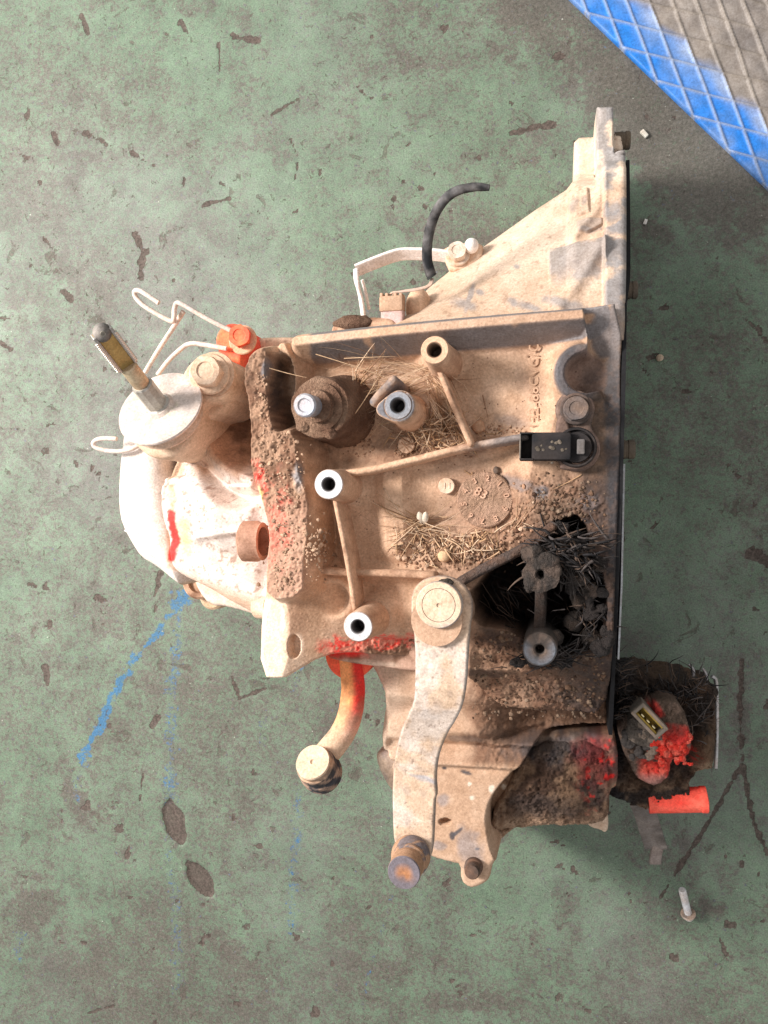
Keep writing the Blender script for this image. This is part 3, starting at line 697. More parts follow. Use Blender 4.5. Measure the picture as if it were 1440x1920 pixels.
rib([(862, 1092), (900, 1070), (950, 1045), (990, 1025), (1035, 988)], 212, 3.2, plain(C(.13, .10, .09), 0, .35, 0, MUD), 150, M_MUD, 1.2)
rib([(1014, 1100), (1013, 1150), (1010, 1190)], 205, 3.6, plain(C(.07, .06, .055), 0, .3, 0, MUDD), 110, M_MUD, 1.5)
rib([(700, 752), (714, 735), (736, 712)], 237, 3.0, plain(C(.16, .15, .16), .2, .45), 190, None, .5, 'boss_web')

def boss(px, py, z, rpx, depth, hole, paint, lean=0, name='threaded_boss', chamfer=.6, rough=0, mat=None, flare=1.25):
    s = sca(px, py, z); r = rpx * s; hr = hole * s; b = V(px, py, z)
    prof = [(r * flare, -depth), (r * 1.04, -depth * .3), (r, -1.2), (r - chamfer, 0), (hr + .9, 0), (hr + .1, -.9)]
    k = -1.6
    while k > -16: prof += [(hr - .25, k), (hr + .15, k - .5)]; k -= 1.0
    prof += [(hr * .9, -17), (.05, -17.5)]
    return lathe(name, b, UP, prof, paint, 56, gear, mat or M_PART, rough, 3, None, 0, 30)
def facepaint(top, side, cx, cy, z, rpx, met=0.5, hole=(.10, .09, .09)):
    c0 = V(cx, cy, z)
    def f(P, Nn, px, py):
        up = ss(.6, .9, Nn[:, 2]) * (P[:, 2] > z - 1.5)
        n = fbm(P[:, 0] + P[:, 2], P[:, 1], 5, 4, 8)
        c = mix(mix(np.repeat(np.array(side)[None], len(P), 0), MUD * 1.3, ss(.45, .7, n) * .5), np.array(top), up)
        rr = np.hypot(P[:, 0] - c0[0], P[:, 1] - c0[1]); inn = (rr < rpx * sca(cx, cy, z) + .5) & (P[:, 2] < z - .3)
        c = np.where(inn[:, None], np.array(hole)[None], c)
        return np.c_[c, np.where(inn, .5, met * up)]
    return f
boss(815, 656, 240, 27, 48, 13, facepaint(DUST * 1.1, DUST, 815, 656, 240, 13, 0, (.20, .13, .09)), flare=1.35)
boss(616, 908, 238, 28.5, 46, 12, facepaint(ALU * 1.05, DUST, 616, 908, 238, 12, .45), flare=1.3)
boss(671, 1175, 236, 28.5, 46, 12, facepaint(ALU * 1.05, DUST, 671, 1175, 236, 12, .45), flare=1.35)
boss(746, 760, 240, 27, 48, 13, facepaint(C(.24, .26, .30), DUST, 746, 760, 240, 13, .7), flare=1.5)
# pointed web beside the third boss
slab('boss_web', Minus(Union(Disc(750, 762, 238, 30), Disc(716, 768, 238, 8), 10), Disc(746, 760, 239, 25)), lambda X, Y: 239.4 + 0 * X, 195, facepaint(C(.17, .17, .19), DUST, 746, 760, 238.6, 12, .3), .7, gear, M_CAST, 1.2)
# mud-clogged bosses in the oily pocket
def clog(P, Nn, px, py):
    n = fbm(P[:, 0], P[:, 1] + P[:, 2], 4, 4, 8); c = mix(np.repeat(C(.06, .05, .045)[None], len(P), 0), C(.15, .11, .09), ss(.4, .65, n) * ss(0, .8, Nn[:, 2])); return np.c_[c, 0 * n]
boss(1014, 1078, 226, 34, 100, 8, clog, chamfer=3.5, rough=1.5, mat=M_MUD, flare=1.02)
for a in ((1000, 1040, 219, 8, 6, 5), (1028, 1050, 224, 7, 5, 4), (1040, 1070, 222, 5, 6, 5), (995, 1095, 222, 4, 5, 5), (1060, 1045, 210, 8, 5, 4), (1090, 1120, 195, 7, 8, 5), (1075, 1165, 190, 6, 7, 5), (1110, 1195, 192, 7, 6, 5), (1040, 1195, 196, 6, 5, 5), (1085, 1085, 205, 7, 5, 4)):
    blob('mud_lump', V(*a[:3]), a[3:], clog, rough=2.0, fr=4, seed=a[0])
def clog2(P, Nn, px, py):
    r = clog(P, Nn, px, py); rr = np.hypot(px - 1012, py - 1217); m = ss(.7, .95, Nn[:, 2]) * ss(16, 22, rr + 10 * (fbm(px, py, 12, 2, 3) - .5)) * ss(1195, 1215, py)
    r[:, :3] = mix(r[:, :3], C(.20, .22, .26), m * .9); r[:, 3] = m * .75; return r
boss(1012, 1218, 224, 32, 100, 9.5, clog2, chamfer=1.2, rough=.25, mat=M_PART, flare=1.05)

RB = random.Random(8)
for k in range(46):
    if k < 26: q = (RB.gauss(1068, 26), RB.gauss(1032, 18)); z_ = 204
    elif k < 36: q = (RB.uniform(1098, 1140), RB.uniform(1060, 1230)); z_ = 203
    else: q = (RB.uniform(960, 1060), RB.gauss(1240, 6)); z_ = 192
    blob('sludge_lump', V(q[0], q[1], z_), (RB.uniform(2, 7), RB.uniform(2, 6), RB.uniform(1.5, 4)), clog if k % 4 == 0 else plain(C(.028, .024, .024), 0, .25, 0, C(.07, .055, .05)), rough=2.4, fr=2.6, seg=20, seed=k)
# stud boss caked in mud, with its bright bolt tip
ax = np.array([-.05, 0.0, 1])
lathe('stud_boss', V(640, 772, 192), V(600, 764, 232) - V(640, 772, 192), [(25, 0), (22, 12), (20.5, 26), (20, 38), (19, 41), (12, 42.5), (11.5, 42), (.1, 42)], mudpaint(.1), 64, gear, M_MUD, 1.3, 5, sub=4)
o = lathe('stud_washer', V(604, 763, 232), V(582, 761, 250) - V(612, 765, 226), [(15, 0), (15, 3), (12, 4.5), (10.5, 4.5), (10, 9), (.1, 9.2)], mudpaint(.2), 56, gear, M_MUD, .6, 4, sub=3)
lathe('stud', V(590, 762, 236), V(576, 761, 252) - V(604, 764, 222), [(6.6, 0), (6.6, 14), (7.2, 14.5), (7.2, 19), (6.2, 20.2), (4.4, 20.2), (3.6, 19.4), (.1, 19.3)], plain(C(.42, .46, .54), .75, .12), 40, sub=2)
for sx, sy, r in ((598, 735, 7), (612, 728, 5), (588, 745, 4), (628, 742, 6), (570, 800, 5), (620, 812, 5)):
    blob('mud_lump', V(sx, sy, 232), (r * .9, r * .7, r * .6), mudpaint(.1), rough=1.6, fr=3, seed=sx)
# raised collars and marks
lathe('casting_pad', V(838, 911, 193), UP, [(15 * .36, 0), (15 * .36, 2.2), (14 * .36, 2.8), (.1, 2.8)], plain(PALE * .95, 0, .4), 40)
lathe('casting_pad', V(910, 937, 193), UP, [(18.2, 0), (18.2, 3.2), (17.4, 4.0), (.1, 4.0)], plain(C(.62, .39, .28), 0, .5, 0, C(.50, .32, .22)), 64, sub=6, mat=M_MUD)
def raised_text(s, px, py, z, size, rot, name='cast_number', paintc=DUST, ext=.3):
    cu = bpy.data.curves.new(name, 'FONT'); cu.body = s; cu.size = size / 1000; cu.extrude = ext / 1000; cu.bevel_depth = .00012; cu.align_x = 'CENTER'; cu.align_y = 'CENTER'; cu.space_character = 1.12
    tmp = bpy.data.objects.new(name, cu); sc.collection.objects.link(tmp)
    bpy.context.view_layer.update(); dg = bpy.context.evaluated_depsgraph_get(); me = bpy.data.meshes.new_from_object(tmp.evaluated_get(dg))
    v = np.zeros(len(me.vertices) * 3); me.vertices.foreach_get('co', v); v = v.reshape(-1, 3) * 1000
    F = [tuple(p.vertices) for p in me.polygons]
    bpy.data.objects.remove(tmp); bpy.data.curves.remove(cu); bpy.data.meshes.remove(me)
    c, s_ = math.cos(rot), math.sin(rot); b = V(px, py, z)
    W = np.c_[b[0] + v[:, 0] * c - v[:, 1] * s_, b[1] + v[:, 0] * s_ + v[:, 1] * c, z + v[:, 2]]
    return finish(name, W, F, plain(paintc), gear, M_CAST, False)
raised_text("122-88CVC/O", 1002, 722, 197.6, 8.6, math.pi / 2, paintc=DUST)
for k in range(10):
    a = k * 2 * math.pi / 10 + .2
    raised_text("0123456789"[k], 910 + 40 * math.cos(a), 937 - 40 * math.sin(a), 197.3, 5.0, a - math.pi / 2, 'date_digit', C(.60, .38, .27), .5)
raised_text("83", 902, 925, 197.3, 8.0, -.5, 'date_digit', C(.60, .38, .27), .5)
for a_ in ():
    d = np.array([math.cos(a_), math.sin(a_), 0]); box('date_bar', V(915, 950, 197.2), d * 11, np.array([-d[1], d[0], 0]) * .6, (0, 0, .7), plain(C(.60, .38, .27)), bev=.2, n=1)
raised_text("11", 838, 911, 195.8, 5.5, 0, 'date_digit', PALE * .9, .3)
#PART3
# ================================================================== GEARBOX: bell housing
bell_out = [(1170, 640, 198), (1171, 500, 168), (1170, 290, 118), (1170, 232), (1163, 224), (1154, 226), (1151, 205), (1117, 205), (1116, 236), (1086, 238), (1077, 246), (1076, 338), (1062, 350), (1000, 391),
            (930, 441), (900, 462), (850, 497), (800, 532, 140), (772, 556, 158), (752, 584, 180), (740, 596, 186), (738, 640, 190), (900, 640, 190)]
ZB = 125
bell_sd = Poly(bell_out, ZB, 0)
_bx = wpts(bell_out, ZB)
yr0 = V(900, 600, 200)[1]
def bell_top(X, Y):
    Z = np.full(X.shape, 150.)
    for _ in range(3): Z = .5 * Z + .5 * bell_core(X, Y, Z)
    return bell_core(X, Y, Z)
def bell_core(X, Y, Z):
    P = np.c_[X, Y, Z]; px, py = proj(P)
    d = -bell_sd(X, Y)
    edge = np.interp(px, [615, 740, 800, 900, 1000, 1062, 1080, 1175], [592, 588, 532, 462, 391, 350, 300, 225])
    t = np.clip((610 - py) / np.maximum(610 - edge, 20), 0, 1.2)
    h = 196 - 62 * t ** 1.25 - 12 * t ** 4
    h = np.minimum(h, 196)
    h = h + 3 * (fbm(X, Y, 50, 3, 11) - .5)
    # mouth flange strip beside the plate
    f = ss(1128, 1137, px) * ss(300, 312, py); h = h + f * 7
    f2 = ss(1115, 1119, px) * (1 - ss(1149, 1152, px)) * (1 - ss(300, 322, py)); h = np.maximum(h, 132 * f2)
    f3 = ss(1072, 1077, px) * (1 - ss(1117, 1120, px)) * (1 - ss(320, 350, py)); h = h * (1 - f3) + (112) * f3
    ear = ss(1150, 1154, px) * (1 - ss(282, 290, py)); h = h * (1 - ear) + (104 + 12 * ss(256, 262, py)) * ear
    # raised pads
    def pad(pts, amp, z):
        return amp * (1 - ss(-.6, .6, Poly(pts, z, 0)(X, Y)))
    h = h + pad([(1066, 360), (1102, 350), (1104, 412), (1068, 420)], 3.5, 148) * (1 - ss(395, 418, py))
    h = h + pad([(1081, 419), (1128, 415), (1128, 430), (1100, 446), (1082, 444)], 3.5, 158)
    h = h + pad([(1029, 464), (1134, 450), (1134, 545), (1031, 552)], 7.0, 170) * (1 - ss(480, 548, py + .35 * (px - 1030)))
    h = h + 5 * np.exp(-(d_line(X, Y, wpts([(1128, 330), (1120, 400), (1075, 460)], 150)) / 4) ** 2)
    h = h + 4 * np.exp(-(d_line(X, Y, wpts([(1125, 470), (1090, 530), (1050, 590)], 170)) / 5) ** 2)
    return h + .35 * (fbm(X, Y, 3, 3, 5) - .5)
def bell_paint(P, Nn, px, py):
    X, Y = P[:, 0], P[:, 1]; n = fbm(X, Y, 14, 5, 13); nl = fbm(X, Y, 45, 4, 14)
    c = mix(np.repeat(C(.58, .42, .31)[None], len(P), 0), PALE * .9, ss(.4, .65, nl) * .8 * ss(600, 450, py))
    c = mix(c, C(.34, .21, .15), ss(.70, .75, fbm(X, Y, 3.0, 3, 71)) * .5)
    c = mix(c, PALE * .95, ss(1070, 1078, px) * ss(350, 320, py))
    st = lambda *a, **k: blot(px, py, *a, **k)
    d = ss(1128, 1138, px) * ss(.40, .56, n + .04)
    pm = (1 - ss(-.6, .6, Poly([(1029, 464), (1134, 450), (1134, 545), (1031, 552)], 172, 0)(X, Y))) * (1 - ss(500, 560, py + .3 * (px - 1030))); d = np.maximum(d, pm * .8 * ss(.3, .5, n))
    pm = (1 - ss(-.6, .6, Poly([(1081, 419), (1128, 415), (1128, 440), (1082, 444)], 160, 0)(X, Y))); d = np.maximum(d, pm * .45)
    d = np.maximum(d, ss(1116, 1119, px) * (1 - ss(1150, 1153, px)) * ss(330, 300, py) * ss(.36, .5, n) * .9)
    for a in ((1075, 385, 10, 16), (1095, 378, 8, 10), (1055, 485, 28, 24), (1090, 500, 40, 40), (990, 575, 40, 10), (1075, 575, 60, 14), (870, 570, 30, 14), (880, 560, 6, 40), (900, 548, 12, 8), (968, 500, 8, 6), (1145, 300, 20, 20), (1150, 395, 22, 26), (1100, 430, 14, 8)):
        d = np.maximum(d, st(*a, ang=.3, soft=.6, n=.6, seed=a[0]) * .8)
    c = mix(c, C(.25, .26, .285), d * .8)
    c = mix(c, C(.50, .33, .22), blot(px, py, 1085, 370, 34, 34, 0, .5, .4, 3) * .35)
    c = mix(c, C(.50, .32, .20), ss(560, 610, py) * .5 * ss(.4, .6, n))
    tip = ss(1153, 1156, px) * ss(258, 250, py)
    c = mix(c, C(.50, .34, .16), tip * .8)
    return np.c_[c, d * .25]
slab('bell_housing', bell_sd, bell_top, 4, bell_paint, .7, gear, M_CAST, 5.0)
# steel plate closing the mouth
def plate(name, pts, x_off, th, paint):
    """vertical plate in the y-z plane; pts = (px, py, z) along its upper edge"""
    up = [V(*p) for p in pts]; V_ = []; F = []
    ys = []; 
    for i in range(len(up) - 1):
        k = 14
        for j in range(k + (i == len(up) - 2)): ys.append(up[i] * (1 - j / k) + up[i + 1] * j / k)
    for p in ys:
        for dx in (x_off, x_off + th):
            for l in range(9): V_.append((p[0] + dx + (1.6 * max(0., min(1., (p[1] - 130) / 20)) if name == 'mating_plate' else 0), p[1], p[2] * (1 - l / 8) + 3 * l / 8))
    n = len(ys)
    ix = lambda i, s, l: (i * 2 + s) * 9 + l
    for i in range(n - 1):
        for l in range(8):
            F.append((ix(i, 0, l), ix(i + 1, 0, l), ix(i + 1, 0, l + 1), ix(i, 0, l + 1))); F.append((ix(i, 1, l), ix(i, 1, l + 1), ix(i + 1, 1, l + 1), ix(i + 1, 1, l)))
        F.append((ix(i, 0, 0), ix(i, 1, 0), ix(i + 1, 1, 0), ix(i + 1, 0, 0)))
    for i, fl in ((0, False), (n - 1, True)):
        for l in range(8):
            q = (ix(i, 0, l), ix(i, 0, l + 1), ix(i, 1, l + 1), ix(i, 1, l)); F.append(q if not fl else q[::-1])
    return finish(name, V_, F, paint, gear, M_PART, False)
plate('mating_plate', [(1174, 300, 118), (1175, 400, 140), (1175, 500, 165), (1173, 568, 196), (1171, 700, 203), (1167, 850, 203), (1162, 1000, 202), (1156, 1150, 201), (1152, 1240, 190), (1149, 1310, 172), (1146, 1378, 152)], -1.6, 2.4,
      plain(C(.012, .012, .014), .0, .04, 0, C(.08, .07, .06)))
plate('clutch_cover_edge', [(1166, 870, 150), (1164, 960, 160), (1161, 1100, 160), (1155, 1236, 150)], 1.0, 1.2, plain(C(.5, .52, .55), .8, .1))
for (px_, py_, z_, r_, l_) in ((1160, 265, 108, 16.5, 8.2), (1172, 545, 160, 16.5, 8), (1160, 843, 186, 18.5, 10)):
    s = sca(px_, py_, z_) * r_
    lathe('dowel', V(px_, py_, z_), (1, 0, 0), [(s, -6), (s, l_ * .35), (s * .93, l_ * .4), (s * .93, l_ * .55), (s, l_ * .6), (s, l_ - 1), (s - 1, l_), (s * .55, l_), (s * .5, l_ - 3), (.1, l_ - 3)],
          plain(C(.11, .09, .075), .6, .25, 0, C(.20, .15, .10)), 36)
# round cream lump and mud behind the rail
blob('casting_lump', V(785, 578, 165), (9, 14, 12), plain(DUST * 1.1, 0, .3), mat=M_CAST, rough=.5)
slab('rear_cover', PL([(618, 614), (630, 600), (660, 592), (700, 592), (745, 594), (750, 640), (618, 640)], 186, 2), lambda X, Y: 188 + 0 * X, 60, plain(DUST, 0, .5, 0, MUD * 1.4), .8, gear, M_CAST, 7)
blob('mud_lump', V(662, 606, 186), (14.5, 5.5, 6), mudpaint(.55), rough=1.3, fr=4, seed=3)

# bracket strap, its bolt, and cap
strap = plain(C(.84, .80, .79), .0, .1, 0, PALE)
tube('cable_bracket', [V(862, 486, 138), V(820, 478, 140), V(765, 476, 142), V(738, 480, 144), V(700, 494, 146), V(668, 507, 148)], 0, strap, flat=(5.6, 1.3), n=5, wvec=(0, .45, .9), seg=20)
tube('cable_bracket', [V(667, 504, 149), V(669, 530, 146), V(676, 556, 138), V(682, 596, 128)], 0, strap, flat=(1.2, 5.0), n=5, wvec=(.9, .2, -.4), seg=20)
tube('cable_bracket_edge', [V(679, 525, 138), V(686, 550, 132), V(692, 580, 126)], 1.2, strap, n=4)
slab('bracket_foot', PL([(828, 470), (850, 460), (905, 452), (905, 490), (880, 505), (845, 512), (836, 496)], 135, 1), lambda X, Y: 139 + 0 * X, 60, plain(DUST * 1.1, 0, .4, 0, PALE), .7, gear, M_CAST, 3)
hexbolt('bracket_bolt', V(858, 478, 139), V(856, 462, 150) - V(858, 480, 136), 7.2, 8, plain(C(.70, .62, .54), .1, .4, 0, DUST), washer=1.25)
blob('bolt_cap', V(884, 461, 142), (5.2, 5.5, 6), plain(C(.84, .80, .78)), mat=M_PLAIN, rough=.3)
# rubber hose and wiring of the little plug
hose = plain(C(.014, .015, .018), 0, .30, 0, C(.20, .19, .19))
tube('rubber_hose', [V(918, 352, 214), V(888, 351, 214), V(852, 360, 212), V(826, 384, 208), V(810, 416, 203), V(802, 452, 198), V(801, 486, 193), V(808, 516, 188)], 3.2, hose, n=8, seg=20, rough=.15, taper=([0, .08, .3, 1], [1.9, 2.5, 3.1, 3.5]))
h0 = V(808, 516, 188); h1 = V(812, 522, 187)
lathe('hose_end', h0 - (h1 - h0) * .3, h1 - h0, [(3.0, 0), (3.6, 1), (3.6, 2.2), (2.6, 2.2), (2.5, -1), (.1, -1)], plain(C(.03, .03, .03)), 24)
for k in range(3):
    tube('wire', [V(810 + k, 522, 187), V(803 + k * 2, 535, 187), V(785, 541 + k, 187), V(760 - k * 3, 545 + k, 186), V(745 - k * 5, 549, 185), V(740 - k * 6, 560, 182)], .75, plain(C(.50, .40, .36), 0, .3), n=6, seg=8)
def plug():
    z = 180; c = V(737, 585, z); u = np.array([1, 0, 0.]); v = np.array([.02, 1, .1]); v = v / np.linalg.norm(v); w_ = np.cross(u, v)
    s = sca(737, 580, z)
    o = box('sensor_plug', V(737, 597, z), u * 21 * s, v * 15 * s, w_ * 5, plain(C(.60, .43, .41), 0, .12), bev=1.2, mat=M_PART)
    box('plug_cap', V(736, 571, z + 1.2), u * 22 * s, v * 14 * s, w_ * 6, plain(C(.44, .29, .20), 0, .3), parent=o, bev=1.0)
    for dx in (-18, -8, 8, 18): box('plug_rib', V(736 + dx, 556, z + 1.5), u * 2.6 * s, v * 4 * s, w_ * 5.6, plain(C(.42, .28, .20), 0, .3), parent=o, bev=.3, n=1)
plug()

# ================================================================== GEARBOX: gear end
endc_sd = PL([(244, 815), (238, 850), (234, 900), (233, 950), (240, 985), (260, 1022), (276, 1046), (305, 1062), (335, 1088), (352, 1100), (360, 1060), (335, 1000), (325, 950), (318, 890), (330, 800), (300, 780), (250, 790)], 150, 1)
white_n = lambda X, Y, sd: mix(np.repeat(WHITE[None], len(X), 0), C(.80, .68, .60), ss(.5, .75, fbm(X, Y, 22, 4, sd)) * .6)  # pale dust, whitened further so the colour carries the overexposed left end
def endc_paint(P, Nn, px, py):
    X, Y = P[:, 0], P[:, 1]; c = white_n(X, Y, 3)
    c = mix(c, C(.62, .46, .33), ss(306, 318, px) * ss(.36, .5, fbm(X, Y, 8, 3, 3)) * .95)
    r = (1 - ss(4, 9, d_line(px, py, np.array([(321, 964), (324, 990), (331, 1010), (325, 1028), (321, 1046)], float)) + 5 * (fbm(px, py, 7, 3, 2) - .5)))
    return np.c_[mix(c, RED, r * .95), 0 * px]
slab('end_cover', endc_sd, lambda X, Y: 166 + 2 * (fbm(X, Y, 40, 2, 3)), 3, endc_paint, .9, gear, M_CAST, 13)
gh_out = [(318, 830), (330, 800), (380, 740), (420, 690), (448, 640), (468, 626), (500, 624), (560, 624), (575, 700), (560, 1200), (505, 1176), (470, 1150), (430, 1126), (400, 1104), (375, 1092), (350, 1080), (335, 1066), (330, 1040), (322, 960), (316, 890)]
gh_sd = PL(gh_out, 165, 1)
def gh_top(X, Y):
    P = np.c_[X, Y, np.full(X.shape, 170.)]; px, py = proj(P)
    h = 152 + 3 * fbm(X, Y, 40, 3, 4)
    h = smax(h, 186 - 26 * ((py - 955) / 110) ** 2 * (np.abs(py - 955) < 400) - .05 * np.abs(px - 420) , 5) * 1.0
    barrel2 = 176 - 30 * ((py - 1075 - .45 * (px - 420)) / 80) ** 2
    h = smax(h, barrel2, 5)
    rec = PL([(392, 770), (470, 700), (475, 905), (455, 900), (420, 870), (395, 845)], 165)(X, Y)
    h = smin(h, 138 + 2.2 * np.maximum(0, rec), 4)
    lip = d_line(X, Y, wpts([(372, 838), (392, 832), (402, 855), (432, 884), (474, 902)], 180)); h = smax(h, 184 - 1.6 * np.maximum(0, lip - 1.8), 3)
    # square pocket, ledges
    h = h - 8 * (1 - ss(-1.5, 1.5, PL([(301, 862), (348, 858), (350, 892), (303, 896)], 170, 0)(X, Y)))
    h = h + 2.5 * ss(908, 912, py) * (1 - ss(480, 500, px))
    h = h + 3.5 * np.exp(-(d_line(X, Y, wpts([(372, 1008), (420, 1000), (455, 996)], 180)) / 2.5) ** 2)
    h = h - 3.0 * np.exp(-((px - 322 + .0 * py) / 5) ** 2)
    g = d_line(X, Y, wpts([(385, 1075), (430, 1115), (495, 1172)], 150)); h = smax(h, 158 - 1.5 * np.maximum(0, g - 1.5), 3)
    return h
def gh_paint(P, Nn, px, py):
    X, Y = P[:, 0], P[:, 1]; c = white_n(X, Y, 9); n = fbm(X, Y, 7, 4, 3)
    tan = ss(905, 860, py + 30 * (n - .5) + .35 * (px - 380) * 0) * ss(350, 375, px)
    tan = np.maximum(tan, ss(860, 840, py))
    c = mix(c, DUST * 1.05, np.clip(tan, 0, 1) * .9)
    rec = PL([(392, 770), (470, 700), (475, 905), (455, 900), (420, 870), (395, 845)], 165)(X, Y)
    c = mix(c, C(.42, .22, .12), ss(3, -4, rec) * .6)
    c = mix(c, MUDD, blot(px, py, 446, 820, 20, 34, .2, .5, .9, 5) * .7)
    c = mix(c, C(.50, .33, .20), blot(px, py, 325, 876, 26, 20, 0, .5, .5, 7) * .75); c = mix(c, C(.48, .32, .20), ss(9, 3, abs(px - 321 + 6 * (n - .5))) * ss(.38, .5, n) * .8); c = mix(c, C(.30, .17, .12), ss(.66, .70, fbm(X, Y, 2.4, 3, 31)) * .6)
    c = mix(c, C(.50, .33, .20), blot(px, py, 322, 925, 12, 30, 0, .5, .6, 8) * .6)
    c = mix(c, YEL * .97, blot(px, py, 345, 1005, 14, 46, -.15, .8, .5, 9) * .75)
    c = mix(c, C(.70, .45, .22), blot(px, py, 350, 985, 10, 20, -.15, .8, .5, 9) * .35)
    c = mix(c, DUST * 1.1, ss(1080, 1110, py - .35 * (px - 400)) * .8)
    r = (1 - ss(5, 10, d_line(px, py, np.array([(321, 964), (324, 990), (331, 1010), (325, 1028), (321, 1046)], float)) + 6 * (fbm(px, py, 7, 3, 2) - .5)))
    r = np.maximum(r, blot(px, py, 458, 690, 12, 46, 0, .6, .4, 9))
    r = np.maximum(r, blot(px, py, 470, 650, 22, 14, 0, .6, .4, 9) * .2)
    c = mix(c, RED, r * .95)
    return np.c_[c, 0 * px]
slab('gear_housing', gh_sd, gh_top, 3, gh_paint, .9, gear, M_CAST, 4)
lathe('housing_lug', V(455, 1015, 202), V(500, 1015, 202) - V(455, 1015, 202), [(12, 0), (14, 1.5), (14, 11), (13, 13), (13, 15), (10, 15), (9.5, 9), (.1, 9)], plain(C(.50, .30, .22), 0, .35, 0, MUD * 1.3), 44, rough=.3, mat=M_CAST)
lathe('housing_lug', V(352, 1062, 120), UP, [(13, -60), (12, 0), (11, 3), (8, 4), (.1, 4)], plain(WHITE, 0, .3), 36, mat=M_CAST)
lathe('lower_lug', V(372, 1092, 70), UP, [(16, -50), (15, 0), (13, 2), (9, 2), (9, -2), (.1, -2)], plain(DUST, 0, .5, 0, MUD), 36, mat=M_CAST)
lathe('lower_lug', V(398, 1118, 60), UP, [(13, -50), (12, 0), (10, 2), (.1, 2)], plain(DUST, 0, .5, 0, C(.6, .45, .3)), 36, mat=M_CAST)
slab('lower_skirt', PL([(360, 1080), (500, 1080), (500, 1160), (430, 1138), (392, 1135), (372, 1110)], 90), lambda X, Y: 92 + 0 * X, 8, plain(C(.76, .64, .55), 0, .2), 1.2, gear, M_CAST, 4)
lathe('housing_plug', V(483, 1136, 168), (1, 0, .3), [(8, 0), (9, 1), (9, 12), (.1, 12)], plain(PALE, 0, .3), 36, mat=M_CAST)

